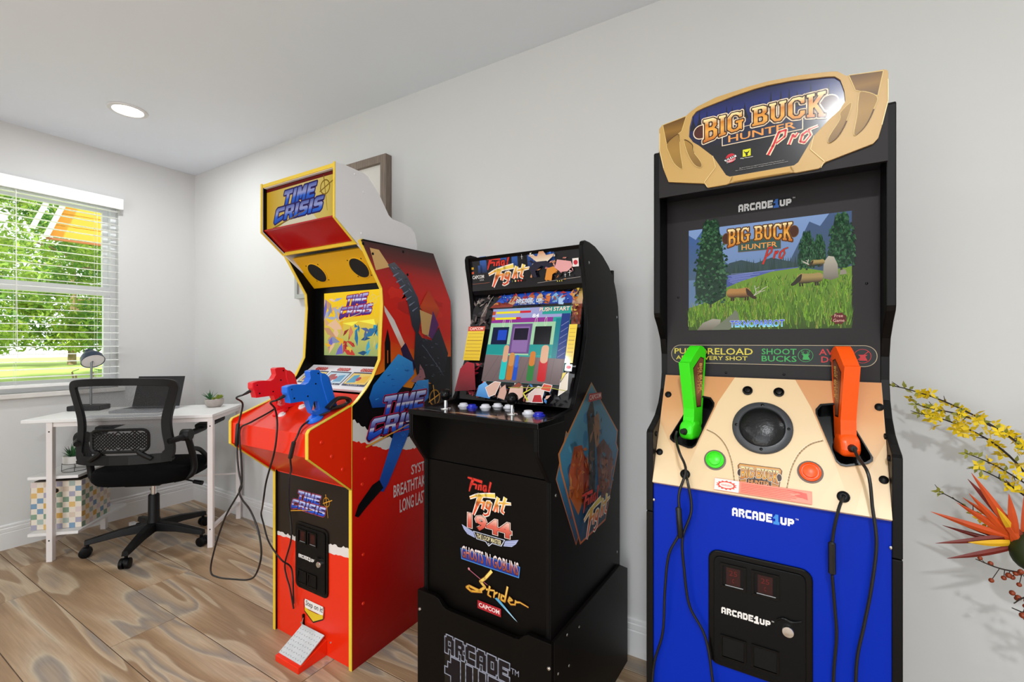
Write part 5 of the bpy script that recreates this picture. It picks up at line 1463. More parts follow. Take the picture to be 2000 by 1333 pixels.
# yellow instruction cards
for a, b in ((.022, .098), (.434, .462)):
    d.rect(a, b, .134, .257, [(.134, 'd8b428'), (.257, 'e6c83a')])
    for k in range(9): d.line([(a + .004, .143 + k * .0125), (b - .004, .143 + k * .0125)], .0022 if k in (2, 5) else .0011, '9a6a24'); d.layer -= 1
    d.layer += 1
d.rect(.022, .098, .240, .257, 'c84a3c'); d.text('CAPCOM', .03, .09, .244, .254, 'f0d8d0', off=.02)
d.poly([(.437, .110), (.437, .130), (.462, .130), (.462, .108)], 'e4e0e4'); d.disc(.450, .121, .008, 'b8283c', ry=.005)
# lower collage
shards(d, (.024, .112, .01, .125), ['58101c', '9a1c2c', '7a1624', '2a0c14', 'b02838'], 30, 54, .016)
shards(d, (.11, .44, .004, .062), ['15141a', '2a2a34', 'd0a898', 'c89c8c', '3a78b8', '8a3c28', 'd8c0b8', '0c0c10', 'b01c24'], 90, 55, .012)
d.poly([(.022, .02), (.03, .10), (.055, .125), (.09, .12), (.115, .03)], [(.02, '58101c'), (.12, '9a1c2c')])
d.poly([(.12, .01), (.125, .045), (.15, .06), (.185, .03), (.18, .005)], [(.005, '3a78b8'), (.06, '6aa8dc')])
for P_, c in (([(.155, .04), (.19, .062), (.215, .06), (.20, .02), (.175, .01)], 'd0a898'), ([(.21, .01), (.215, .04), (.235, .055), (.245, .03), (.24, .004)], 'c89c8c'),
             ([(.25, .012), (.255, .045), (.28, .06), (.305, .052), (.31, .02), (.29, .006)], 'd8b0a0'), ([(.262, .048), (.285, .064), (.30, .058), (.29, .046)], '8a3c28'),
             ([(.325, .006), (.33, .03), (.36, .055), (.385, .05), (.38, .012), (.35, .004)], 'd8c0b8'), ([(.345, .004), (.35, .028), (.375, .03), (.385, .006)], 'b01c24'),
             ([(.37, .045), (.38, .064), (.41, .06), (.405, .04)], 'c8482c'), ([(.435, .03), (.437, .08), (.46, .10), (.463, .05)], 'd8cab8'), ([(.437, .07), (.44, .10), (.455, .102)], 'd8c040')):
    d.poly(P_, c); d.outline(P_, .0018, 'e6e0dc' if rd.random() < .5 else '3a3638')
d.line([(.33, .008), (.31, .03), (.345, .05)], .006, 'd8d040', w1=.002)
d.line([(.25, .045), (.40, .052), (.46, .046)], .002, 'a8a440')
d.build('bezel_print', M_printgl, bzl)
# game picture: street beside a teal train
d = Decal((0, by0, bz0), (1, 0, 0), bv, step=.00012); d.layer = 45
x0, x1, z0, z1 = .113, .428, .066, .323
P = lambda a, b: (x0 + a * (x1 - x0), z0 + b * (z1 - z0))
Rr = lambda a, b, c, e, col: d.poly([P(a, c), P(b, c), P(b, e), P(a, e)], col)
Rr(0, 1, 0, 1, '2a9a94')
Rr(0, .84, .36, .80, '9cc8a0'); Rr(0, .80, .80, .88, '8a2f8a'); Rr(0, 1, .86, 1, '9a9cc8'); Rr(.66, 1, .90, 1, '2f9a90')
Rr(.04, .26, .50, .74, '101a3a'); Rr(.12, .24, .56, .70, '2048b8'); Rr(.60, .80, .50, .74, '0c0c12')
Rr(.30, .56, .38, .78, '6a4a80'); Rr(.33, .53, .40, .74, '8a68a0'); Rr(.34, .52, .56, .72, '1c1428')
Rr(0, .30, .36, .50, '20908c'); Rr(.56, .84, .36, .50, '20908c'); Rr(.84, .90, .30, .84, '187a84'); Rr(.90, 1, .30, .90, '243a7c')
for k in range(6): d.line([P(.91, .34 + k * .08), P(.99, .40 + k * .08)], .0014, '8a94b8'); d.layer -= 1
d.layer += 1
d.poly([P(0, 0), P(1, 0), P(1, .32), P(0, .36)], [(z0, '6a5a5a'), (z0 + .09, '7a6868')])
for k in range(9): d.line([P(.02 + k * .12, .0), P(.18 + k * .10, .34)], .0012, '5c4e52'); d.layer -= 1
d.layer += 1
for a in (.18, .27, .60, .72):
    d.outline(ring(*P(a, .80), .004, 10, ry=.016), .0014, 'd8d4c0')
# plain colour blocks where the fighters stand
for a, w_, h_, cA, cB in ((.27, .07, .46, '2ab8b4', 'd0a080'), (.36, .07, .36, 'b8702c', 'c88a50'), (.43, .05, .33, '2450b8', '3a68c8'), (.62, .07, .38, '2f7a3c', 'c87830'), (.76, .09, .46, 'c01c24', 'd8a888')):
    xa, xb = P(a - w_ * .55, 0)[0], P(a + w_ * .55, 0)[0]; za, zb = P(0, .03)[1], P(0, .03 + h_)[1]
    d.poly(rrect(xa, xb, za, za + (zb - za) * .62, (xb - xa) * .3), cA); d.poly(rrect(xa + .002, xb - .001, za + (zb - za) * .5, zb, (xb - xa) * .38), cB)
Rr(.06, .38, .925, .955, 'e8d828'); Rr(.38, .52, .925, .955, 'c82838'); Rr(.06, .34, .84, .87, 'e8d828'); Rr(.34, .40, .84, .87, 'c82838'); Rr(.01, .05, .91, .96, 'b84a28'); Rr(.01, .05, .83, .88, 'b84a28')
d.text('1UP  12450', *[P(.08, 0)[0], P(.5, 0)[0]], P(0, .965)[1], P(0, .99)[1], '30c8d8'); d.text('ANDORE', *[P(.08, 0)[0], P(.25, 0)[0]], P(0, .88)[1], P(0, .905)[1], '30c8d8')
d.text('84', *[P(.55, 0)[0], P(.63, 0)[0]], P(0, .855)[1], P(0, .905)[1], 'f0f0f0', off=.02)
d.text('PUSH START', *[P(.63, 0)[0], P(.985, 0)[0]], P(0, .935)[1], P(0, .985)[1], 'f0e0d0', off=.02, under=[(.06, '7a3a30')])
d.build('screen', M_screen, bzl)
# marquee
my0, mz0, my1, mz1 = .226, 1.366, .212, 1.484
mv = Vector((0, my1 - my0, mz1 - mz0)); ML = mv.length; mv.normalize()
mn = Vector((1, 0, 0)).cross(mv)
q = [Vector((.0155, my0, mz0)), Vector((.4645, my0, mz0)), Vector((.4645, my1, mz1)), Vector((.0155, my1, mz1))]
mo = MB().add(q + [p - mn * .01 for p in q], [(0, 1, 2, 3), (7, 6, 5, 4), (0, 4, 5, 1), (1, 5, 6, 2), (2, 6, 7, 3), (3, 7, 4, 0)]).build('marquee_panel', M_blackgl, FFc)
MB().side([(.226, 1.366), (.255, 1.36), (.255, 1.352), (.232, 1.352)], .0155, .4645).build('marquee_lip', M_blackgl, FFc)
d = Decal((0, my0, mz0), (1, 0, 0), mv)
d.rect(.0158, .4642, .0005, ML - .0005, [(.0, '17161a'), (.03, '121116'), (ML, '101014')])
for a, b, z in ((.06, .09, .12), (.05, .07, .09), (.14, .19, .118), (.20, .225, .118), (.265, .37, .118)):
    d.rect(a, b, .062, z, [(.06, '101830'), (.118, '2f62b8')]); d.layer -= 1
d.layer += 1
d.poly([(.235, .06), (.237, .10), (.248, .118), (.259, .10), (.262, .06)], '0b0b10')
d.rect(.020, .030, .078, .086, 'c89a28'); d.rect(.020, .030, .062, .070, 'c04a24')
d.text('CAPCOM', .022, .075, .044, .056, 'e0dcd8', off=.02); d.text('U.S.A.', .055, .075, .036, .041, 'e0dcd8')
d.line([(.02, .026), (.075, .026), (.10, .028)], .0012, '9a5a44'); d.line([(.30, .012), (.46, .020)], .0012, 'b0a8a0')
fight_logo(d, .088, .250, .014, .110)
# plain colour shapes where the fighters stand
shards(d, (.272, .375, .03, .112), ['2f62b8', '1e1c30', 'e6dcc8', 'c88a60', '16244c', '3a72c8'], 40, 56, .010)
shards(d, (.335, .438, .015, .085), ['d88a34', 'e0a0a0', 'c87878', '14141a', 'b8682c', '201c24'], 40, 57, .010)
d.poly([(.275, .105), (.30, .085), (.315, .075), (.345, .075), (.37, .092), (.375, .10), (.345, .098), (.335, .112), (.318, .112), (.31, .097)], [(.075, 'e6dcc8'), (.112, 'c88a60')])
d.poly([(.275, .06), (.30, .08), (.345, .08), (.375, .06), (.36, .055), (.325, .066), (.30, .05), (.305, .03), (.29, .032)], '1e1c30')
d.poly([(.335, .02), (.345, .055), (.37, .06), (.385, .045), (.365, .035), (.36, .015)], 'd88a34')
d.poly([(.375, .055), (.385, .08), (.41, .075), (.435, .07), (.44, .055), (.42, .04), (.395, .04)], 'e0a0a0')
d.rect(.440, .462, .052, .078, 'e6dcd8'); d.disc(.451, .065, .0075, 'c02838')
for a, b, r in ((.25, .102, .008), (.428, .036, .011), (.412, .030, .007)):
    d.line([(a - r * .5, b), (a + r * .5, b)], .0008, 'f4f4f4', w1=.0008); d.line([(a, b - r), (a, b + r)], .0012, 'f4f4f4', w1=.0006)
for k, c in enumerate(('2a2a6a', '3a4a3a', 'e0c880', 'c84a3a', 'c84a3a')): d.disc(.195 + k * .012, .024, .0035, c, n=10)
for k in range(3): d.disc(.383 + k * .008, .012, .002, 'd8c840', n=8)
d.build('marquee_print', M_printgl, mo)
# front lettering
d = Decal((0, -.0003, 0), (1, 0, 0), (0, 0, 1))
fight_logo(d, .182, .325, .668, .772)
d.text('1944', .186, .343, .624, .664, [(.62, 'b84030'), (.645, 'd86a58'), (.664, 'e8b8a8')], off=.03, under=[(.075, 'f0dcd0'), (.05, '6a1a14')])
for sx in (-1, 1):
    X = lambda u: .265 + sx * (u - .265)
    d.poly([(X(.159), .626), (X(.205), .613), (X(.212), .596), (X(.182), .601), (X(.168), .612)], 'aab2d4')
    for k in range(3): d.line([(X(.164 + k * .005), .621 - k * .007), (X(.208), .610 - k * .005)], .0009, '5a62a0')
d.poly([(.205, .616), (.325, .616), (.312, .594), (.278, .594), (.265, .583), (.252, .594), (.218, .594)], 'c8ccdc')
d.poly([(.209, .614), (.321, .614), (.310, .596), (.276, .596), (.265, .586), (.254, .596), (.220, .596)], '14121a')
d.text('THE LOOP MASTER', .219, .311, .598, .611, 'e4d8a8', off=.02)
d.disc(.265, .591, .0018, 'e0e0e0')
d.poly([(.155, .553), (.158, .520), (.374, .520), (.378, .553)], '4a86c8'); d.poly([(.1575, .551), (.160, .5225), (.3715, .5225), (.3755, .551)], '1c3a98')
d.text("GHOSTS 'N GOBLINS", .160, .372, .527, .563, [(.527, '7a3228'), (.545, 'b8685a'), (.563, 'f0ece8')], off=.02, under=[(.05, '2a1a2c')])
X0, Y0, WW, HH = .180, .43, .18, .085
ST = [([(.54, 1.0), (.40, .66), (.30, .50), (.40, .36), (.28, .16), (.06, .20), (.0, .12), (.10, .04), (.34, .16)], .05, .03), ([(.50, .46), (.46, .14), (.53, .10)], .035, .02), ([(.42, .30), (.60, .36)], .03, .02), ([(.60, .34), (.58, .10)], .03, .02), ([(.60, .26), (.66, .34)], .03, .02),
      ([(.70, .34), (.68, .12)], .03, .02), ([(.80, .28), (.74, .30), (.73, .14), (.80, .12), (.86, .66)], .03, .03), ([(.88, .20), (.95, .26), (.90, .32), (.87, .18), (.92, .10), (.99, .14)], .028, .02), ([(1.02, .30), (1.0, .12)], .028, .02), ([(1.02, .24), (1.10, .28), (1.26, .22)], .028, .012)]
d.line([(X0 + .05 * WW, Y0 + .78 * HH), (X0 + .45 * WW, Y0 + .46 * HH)], .003, 'a85a70', w1=.002); d.disc(X0 + .05 * WW, Y0 + .80 * HH, .004, 'd88a90')
d.poly([(X0 + .60 * WW, Y0 + .10 * HH), (X0 + .66 * WW, Y0 + .16 * HH), (X0 + 1.05 * WW, Y0 - .40 * HH), (X0 + .98 * WW, Y0 - .34 * HH)], [(Y0 - .4 * HH, 'b8dcec'), (Y0, '5aa0c8')])
for extra, c in ((.022, '5a2a10'), (0, [(Y0, 'd89a2c'), (Y0 + HH, 'f2dc7a')])):
    for pts, a, b in ST:
        d.line([(X0 + p[0] * WW, Y0 + p[1] * HH) for p in pts], (a + extra) * WW, c, w1=(b + extra) * WW); d.layer -= 1
    d.layer += 1
d.rect(.2235, .311, .391, .415, 'a8242c'); d.text('CAPCOM', .229, .305, .397, .409, 'f0e0dc', off=.02)
d.build('front_print', M_print, FFc)
# diamond emblem on the right side
d = Decal((.4802, 0, 0), (0, 1, 0), (0, 0, 1))
D2 = [(.150, .58), (.022, .808), (.085, .93), (.20, .83), (.26, .70)]
DI = [(.262, 1.056), (.496, .865), (.484, .822), (.503, .795), (.380, .580), (.178, .572), (.048, .828), (.035, .874)]
for q_ in (D2, DI):
    cx = sum(p[0] for p in q_) / len(q_); cz = sum(p[1] for p in q_) / len(q_)
    d.poly(q_, [(.57, 'c8602c'), (.85, 'c8783a'), (1.05, '9a7040')])
    d.poly([(cx + (p[0] - cx) * .965, cz + (p[1] - cz) * .97) for p in q_], [(.57, '1c3450'), (.72, '2a5a80'), (.85, '3a7ea0'), (1.05, '50808c')])
rd = random.Random(17)
for i in range(26):
    y, z = rd.uniform(.10, .44), rd.uniform(.64, .95)
    if abs(y - .262) / .2 + abs(z - .82) / .22 > 1: continue
    r = rd.uniform(.012, .03)
    d.poly([(y + r * rd.uniform(.5, 1.2) * math.cos(k), z + r * rd.uniform(.5, 1.2) * math.sin(k)) for k in (0, .9, 1.8, 2.7, 3.6, 4.5, 5.4)], rd.choice(['2a6a90', '4a90b0', '1c4868', '3a7a98'])); d.layer -= 1
d.layer += 1
d.poly([(.10, .80), (.135, .875), (.19, .87), (.225, .80), (.20, .70), (.165, .665), (.12, .72)], [(.66, 'b8642c'), (.80, 'b84e24'), (.88, '8a3a18')])
d.poly([(.205, .84), (.245, .80), (.245, .69), (.215, .665), (.20, .74)], '8c2c18')
d.poly([(.225, .96), (.265, 1.005), (.285, .96), (.29, .86), (.29, .70), (.245, .70), (.24, .86)], [(.70, '1a1c22'), (.86, '2c2018'), (1.0, '3a2c22')])
d.poly([(.27, .94), (.32, .95), (.335, .89), (.31, .82), (.29, .86)], '9a6a44')
d.poly([(.30, .84), (.36, .86), (.44, .80), (.43, .70), (.38, .66), (.32, .70)], [(.66, '8a4a34'), (.86, '5a342c')])
d.poly([(.34, .80), (.40, .78), (.39, .70), (.35, .68)], 'a86a50')
for bx_, pl_, sd_ in (((.10, .23, .67, .86), ['b8642c', 'b84e24', '8a3a18', 'd08848', '6a2c14', 'c87038'], 61), ((.225, .335, .69, .96), ['1a1c22', '2c2018', '8a6040', '3a2c22', '5a4030', '2a5a78'], 62), ((.31, .43, .67, .84), ['8a4a34', '5a342c', 'a86a50', '6a3a2c', '4a2a24', '3a6a84'], 63)):
    shards(d, bx_, pl_, 34, sd_, .022)
d.poly([(.214, 1.024), (.312, 1.020), (.316, .998), (.210, .998)], '9c2c20'); d.text('CAPCOM', .218, .308, 1.004, 1.018, 'd8b8b0', off=.02)
fight_logo(d, .165, .36, .590, .725)
d.build('side_emblem', M_print, FFc)
rivets(MB(), [((.480, v, z), (1, 0, 0)) for v, z in ((.023, .764), (.244, 1.431), (.487, 1.271), (.49, .43))], .0045, .0015).build('side_screws', M_chrome, FFc)
# riser box
RT = [(.0, 0), (.0, .388), (.072, .390), (.090, .384), (.106, .368), (.120, .362), (.370, .362), (.386, .366), (.402, .381), (.416, .387), (.4865, .387), (.4865, 0)]
rs = MB().front(RT, -.024, -.010).build('riser_front', M_black, FFc, bevel=.0012)
for u0, u1 in ((-.0012, .0100), (.4768, .4880)):
    MB().side([(-.0098, 0), (-.0098, .384), (.49, .387), (.552, .352), (.565, .345), (.565, 0)], u0, u1).build('riser_side', M_ffside, rs, bevel=.0012)
MB().box(.0102, .4766, .53, .545, .0, .33).build('riser_back', M_black, rs)
MB().box(.0102, .4766, -.008, .52, .085, .099).build('riser_shelf', M_black, rs)
rivets(MB(), [((u, -.0242, z), (0, -1, 0)) for u, z in ((.010, .328), (.479, .322), (.010, .05), (.479, .05))], .0055, .003).build('riser_bolts', M_chrome, rs)
rivets(MB(), [((.4882, v, z), (1, 0, 0)) for v, z in ((.065, .366), (.144, .347), (.077, .273), (.012, .29), (.012, .10))], .004, .002).build('riser_screws', M_chrome, rs)
d = Decal((0, -.0243, 0), (1, 0, 0), (0, 0, 1))
gl = '8f93a2'
d.rect(.116, .356, .085, .288, '191411')
px = .236 / 40.5; py = .0078
d.tris(pixel_tris('ARCADE', .118, .231, px, py, px * .55), gl)
d.tris(pixel_tris('ARCADE', .118, .231, px, py, -px * .02), '151016')
px2 = .236 / 19.8; py2 = .0185
d.tris(pixel_tris('1UP', .118, .094, px2, py2, px * .55), gl)
d.tris(pixel_tris('1UP', .118, .094, px2, py2, -px * .04), '151016')
d.text('TM', .360, .386, .262, .278, gl)
d.build('riser_print', M_print, rs)

# the cabinet body stands between the riser's side boards
for o in list(FFc.children):
    if not o.name.startswith('riser'):
        o.scale.x = .966; o.location.x = .0112

# ------------------------------------------------------------------ desk across the corner
DA = math.atan2(.532, .557)
DK = thing('corner_desk', 'white desk with slim legs and side shelves set across the corner', 'desk', (.424, -.893, 0), DA)
dc, ds = math.cos(DA), math.sin(DA)
def dkw(u, v, z=0.0): return (.424 + u * dc - v * ds, -.893 + u * ds + v * dc, z)
MB().box(-.122, .785, -.012, .462, .749, .767).build('tabletop', M_deskw, DK, bevel=.002)
LG = .014
for u, v in ((0, 0), (.77, 0), (.77, .44), (0, .44)):
    MB().box(u - LG, u + LG, v - LG + .008, v + LG + .008, 0, .749).build('leg', M_legw, DK, bevel=.002)
for v in (.008, .448):
    MB().box(LG, .77 - LG, v - .006, v + .006, .725, .747).build('rail', M_legw, DK)
for u in (0, .77):
    MB().box(u - .008, u + .008, LG + .008, .448 - LG, .727, .747).build('rail', M_legw, DK)
    MB().box(u - .009, u + .009, LG + .008, .448 - LG, .097, .115).build('stretcher', M_legw, DK)
MB().tube([(LG, .452, .30), (.77 - LG, .452, .30)], .006, 8).build('back_bar', M_legw, DK)
for z in (.132, .438):
    MB().flat([(-.115, .022), (.115, .022), (.115, .462), (-.115, .462)], z, z + .016).build('shelf', M_deskw, DK, bevel=.0015)
rivets(MB(), [((.0, -.0062, z), (0, -1, 0)) for z in (.115, .70)] + [((.77, -.0062, z), (0, -1, 0)) for z in (.106, .70)], .004, .002).build('bolts', M_plastic, DK)

# storage cube with painted checks
bx = thing('storage_box', 'fabric storage cube printed with pastel checks under the desk shelf', 'box', dkw(-.018, .20, .1485), DA)
BW, BD, BH = .118, .125, .262
M_cloth = mat('cream_canvas', 'e6dccd', .9, noise=.05, nscale=200, bump=.2)
MB().box(-BW, BW, -BD, BD, 0, BH).build('box_body', M_cloth, bx, bevel=.004)
MB().box(-BW + .01, BW - .01, -BD + .01, BD - .01, BH, BH + .003).build('box_inside_shade', mat('box_shade_dark', '3c332c', .9, noise=.1), bx)  # dark sheet on the closed top, painting the shade of a hollow inside
rd = random.Random(4)
PAL = ['d5a95c', '7d9bb6', 'a9b8b0', 'a9a6b8', '86a08a', 'd8c6b4', 'dcb878', 'd9c9c6']
for nm, org, eu, L_ in (('front_checks', (-BW, -BD - .0003, 0), (1, 0, 0), 2 * BW), ('side_checks', (BW + .0003, -BD, 0), (0, 1, 0), 2 * BD), ('side_checks', (-BW - .0003, BD, 0), (0, -1, 0), 2 * BD)):
    d = Decal(org, eu, (0, 0, 1))
    n = 8; s_ = L_ / n; m = 9; h_ = BH / m
    for i in range(n):
        for j in range(m):
            if (i + j) % 2 == 0:
                d.rect(i * s_ + .0005, (i + 1) * s_ - .0005, j * h_ + .0005, (j + 1) * h_ - .0005, rd.choice(PAL)); d.layer -= 1
    d.layer += 1
    if nm == 'front_checks':
        d.disc(BW, .212, .016, 'cbb89a'); d.disc(BW, .212, .012, '1c1510')
    d.build(nm, print_mat('checked_canvas', .9), bx)

# potted succulent in ring stand, on the shelf
M_lf1 = mat('succulent_green', '2f6a38', .5, noise=.3, nscale=40)
M_lf2 = mat('succulent_lime', '98a83a', .5, noise=.3, nscale=40)
M_lf3 = mat('succulent_dark', '21401f', .5, noise=.3, nscale=40)
M_pot = mat('white_pot', 'e4e2de', .6, noise=.05, nscale=40)
M_conc = mat('concrete_pot', 'b4aca6', .85, noise=.12, nscale=60, bump=.3)
M_wire = mat('black_wire', '101010', .4, noise=.1)
def spike(mb, base, tip, w, bend=.2):
    b, t = Vector(base), Vector(tip)
    ax = (t - b); sd_ = ax.cross(Vector((0, 0, 1)))
    if sd_.length < 1e-4: sd_ = Vector((1, 0, 0))
    sd_.normalize(); nn = sd_.cross(ax).normalized()
    mid = b + ax * .45 + nn * ax.length * bend * .3
    mb.add([b - sd_ * w * .4, b + sd_ * w * .4, mid - sd_ * w * .5, mid + sd_ * w * .5, mid - nn * w * .3, t], [(0, 1, 3, 2), (0, 2, 4), (1, 4, 3), (0, 4, 1), (2, 3, 5), (3, 4, 5), (4, 2, 5)])
def rosette(mb, c, r, n, seed, up=.7):
    rd = random.Random(seed)
    for i in range(n):
        a = i * 2.4; k = .35 + .65 * (i / n)
        el = up * (1.2 - k)
        spike(mb, c, Vector(c) + Vector((math.cos(a) * r * k, math.sin(a) * r * k, r * el + .004)), r * .42, .3)
pt = thing('potted_succulent', 'green spiky succulent in white bowl on a wire ring stand, on the lower shelf', 'plant', dkw(.03, .14, .4545), DA)
MB().lathe([(.001, .040), (.050, .040), (.052, .044), (.052, .083), (.049, .085), (.047, .080), (.001, .078)], n=32).build('pot', M_pot, pt, smooth=True)
wr = MB().tube([(*p, .001 + .0012) for p in ring(0, 0, .055, 32)] + [(.055, 0, .0022)], .0014, 6)
wr.tube([(*p, .044) for p in ring(0, 0, .0535, 32)] + [(.0535, 0, .044)], .0014, 6)
for k in range(4):
    a = k * 1.571 + .5
    wr.tube([(.055 * math.cos(a), .055 * math.sin(a), .0015), (.0535 * math.cos(a), .0535 * math.sin(a), .044)], .0014, 6)
wr.build('wire_stand', M_wire, pt)
mb = MB(); rd = random.Random(2)
for i in range(34):
    a = rd.random() * 6.283; e = rd.uniform(.25, 1.3); L_ = rd.uniform(.045, .075)
    spike(mb, (-.012 + .01 * math.cos(a), .01 * math.sin(a), .078), (-.012 + math.cos(a) * L_ * math.cos(e), math.sin(a) * L_ * math.cos(e), .080 + L_ * math.sin(e)), .009)
mb.build('spiky_leaves', M_lf1, pt)
mb = MB()
for k in range(3):
    for j in range(6): rosette(mb, (.026 + .006 * k, -.01 + .012 * k, .080 + .009 * j), .014, 7, k * 7 + j, .5)
mb.build('stacked_leaves', M_lf3, pt)

p2_ = thing('potted_succulent', 'small green and yellow succulents in a round concrete bowl on the desk corner', 'plant', dkw(.665, .335, .7672), DA); p2_.scale = (1.22, 1.22, 1.22)
MB().lathe([(.001, 0), (.028, 0), (.038, .010), (.044, .026), (.044, .040), (.041, .042), (.039, .036), (.001, .034)], n=28).build('pot', M_conc, p2_, smooth=True)
mb = MB(); rd = random.Random(6)
for i in range(20):
    a = rd.random() * 6.283; e = rd.uniform(.6, 1.45); L_ = rd.uniform(.035, .06)
    spike(mb, (-.018, .0, .034), (-.018 + math.cos(a) * L_ * math.cos(e), math.sin(a) * L_ * math.cos(e), .036 + L_ * math.sin(e)), .008)
mb.build('spiky_leaves', M_lf1, p2_)
mb = MB()
for k, (x, y, z) in enumerate(((.018, -.012, .044), (.030, .006, .050), (.006, -.022, .040), (.026, -.020, .042), (.014, .012, .050), (.034, -.006, .046))): rosette(mb, (x, y, z), .017, 14, k, .8)
mb.build('rosettes', M_lf2, p2_)

# desk lamp
M_navy = mat('lamp_navy', '1c2a44', .35, noise=.08, nscale=20)
M_nick = mat('lamp_stem_grey', '8a8f90', .35, metal=.6, noise=.05)
lp = thing('desk_lamp', 'dark navy desk lamp with dome shade turned to the room', 'lamp', dkw(-.02, .36, .7672), DA)
MB().box(-.095, .075, -.055, .055, 0, .030).build('base', mat('lamp_base_black', '15161a', .5, noise=.1), lp, bevel=.006)
MB().tube([(0, 0, .03), (0, 0, .16), (0, .004, .285), (.004, .006, .300)], .006, 10).build('stem', M_nick, lp, smooth=True)
ax = Vector((.60, -.52, -.78)).normalized()
hc = Vector((-.006, .016, .318))
MB().lathe([(.020, -.060), (.023, -.056), (.023, -.028), (.027, -.026), (.046, -.018), (.054, -.004), (.058, .030), (.0555, .030), (.050, -.002), (.001, -.004)], hc, ax, 32).build('shade', M_navy, lp, smooth=True)
MB().lathe([(.001, .024), (.0545, .024), (.0545, .027), (.001, .027)], hc, ax, 32).build('diffuser', mat('lamp_diffuser', 'f4efec', .6, noise=.02), lp)

# laptop
M_lapd = mat('laptop_black', '141418', .35, noise=.1)
M_laps = mat('laptop_silver', 'b8bac0', .35, metal=.5, noise=.05)
lt = thing('laptop', 'open black-screened laptop on the desk', 'laptop', dkw(.325, .24, .7672), DA - .10)
MB().box(-.135, .135, -.095, .105, 0, .014).build('keyboard_base', M_laps, lt, bevel=.002)
d = Decal((0, 0, .0142), (1, 0, 0), (0, 1, 0))
for i in range(13):
    for j in range(5):
        d.rect(-.12 + i * .0185, -.12 + i * .0185 + .0155, -.01 + j * .02, -.01 + j * .02 + .017, '2a2a2e'); d.layer -= 1
d.build('keys', M_print, lt)
sc_ = [(.105, .010), (.168, .195), (.163, .197), (.100, .014)]
MB().side(sc_, -.135, .135).build('screen_lid', M_lapd, lt)
mp_ = thing('desk_mat', 'flat grey sheet lying on the desk before the laptop', 'mat', dkw(.30, .055, .7672), DA)
MB().box(-.16, .20, -.05, .025, 0, .002).build('sheet', mat('sheet_grey', 'c4c4c8', .6, noise=.03), mp_)

# power adapter cable on the floor under the desk
ad = thing('power_cable', 'black power cable with adapter trailing on the floor under the desk', 'cord', dkw(.30, .40, 0))
MB().tube(catmull([(-.07, .03, .42), (-.07, .03, .30), (-.05, .0, .24), (-.0, -.02, .25), (.04, -.02, .20), (.05, .0, .10), (.03, -.05, .02), (-.05, -.08, .004), (-.12, -.06, .004)], 6), .0028, 6).build('cable', M_cord, ad, smooth=True)
MB().box(-.17, -.10, -.075, -.045, .0, .022).build('adapter', mat('adapter_white', 'd8d6d4', .5, noise=.03), ad, bevel=.003)

# ------------------------------------------------------------------ mesh office chair
CHA = math.radians(130)           # direction the chair faces
ch = thing('office_chair', 'black mesh-back swivel office chair in front of the white desk', 'chair', (.652, -.509, 0), CHA - math.pi / 2)
# local: +y forward, +x right
def mesh_mat():
    m = bpy.data.materials.new('chair_mesh'); m.use_nodes = True
    nt = m.node_tree; N = nt.nodes; L = nt.links
    p = N['Principled BSDF']; p.inputs['Base Color'].default_value = (.012, .012, .013, 1); p.inputs['Roughness'].default_value = .7
    t = N.new('ShaderNodeBsdfTransparent'); mx = N.new('ShaderNodeMixShader')
    tc = N.new('ShaderNodeTexCoord'); ck = N.new('ShaderNodeTexChecker'); ck.inputs['Scale'].default_value = 420
    mr = N.new('ShaderNodeMapRange'); mr.inputs[3].default_value = .30; mr.inputs[4].default_value = .72
    L.new(tc.outputs['Object'], ck.inputs['Vector']); L.new(ck.outputs['Fac'], mr.inputs[0]); L.new(mr.outputs[0], mx.inputs[0])
    L.new(p.outputs[0], mx.inputs[1]); L.new(t.outputs[0], mx.inputs[2]); L.new(mx.outputs[0], N['Material Output'].inputs[0])
    return m
M_mesh = mesh_mat()
# base
for k in range(5):
    a = math.radians(201 - 1 + 72 * k) + DA - (CHA - math.pi / 2)
    e = Vector((math.cos(a), math.sin(a), 0)); s_ = Vector((-e.y, e.x, 0))
    lg = MB()
    q = []
    for r, w_, zt, zb in ((.03, .026, .135, .085), (.15, .024, .122, .085), (.27, .019, .098, .070), (.30, .016, .092, .066)):
        q.append([e * r + s_ * w_ + Vector((0, 0, zb)), e * r - s_ * w_ + Vector((0, 0, zb)), e * r - s_ * w_ * .75 + Vector((0, 0, zt)), e * r + s_ * w_ * .75 + Vector((0, 0, zt))])
    for i in range(3):
        lg.add(q[i] + q[i + 1], [(0, 1, 5, 4), (1, 2, 6, 5), (2, 3, 7, 6), (3, 0, 4, 7)])
    lg.add(q[3], [(0, 1, 2, 3)]); lg.add(q[0], [(3, 2, 1, 0)])
    lo = lg.build('base_leg', M_chair, ch, bevel=.004)
    c = e * .288
    cs = MB()
    for off in (-.013, .013):
        cs.lathe([(.020, -.010), (.027, -.008), (.0275, .0), (.027, .008), (.020, .010)], tuple(c + s_ * off + e * .008 + Vector((0, 0, .0275))), tuple(s_), 20)
    cs.lathe([(.020, -.004), (.020, .004)], tuple(c + e * .008 + Vector((0, 0, .034))), tuple(s_), 14)
    cs.tube([tuple(c + Vector((0, 0, .045))), tuple(c + Vector((0, 0, .075)))], .008, 8)
    cs.build('caster', M_plastic, lo, smooth=True)
MB().lathe([(.036, .082), (.038, .10), (.034, .14), (.028, .16), (.027, .29), (.024, .295)], n=24).build('column_sleeve', M_chair, ch, smooth=True)
MB().lathe([(.015, .29), (.015, .375)], n=16).build('gas_lift', M_chrome, ch, smooth=True)
MB().box(-.09, .09, -.11, .10, .37, .40).build('tilt_plate', M_chair, ch, bevel=.006)
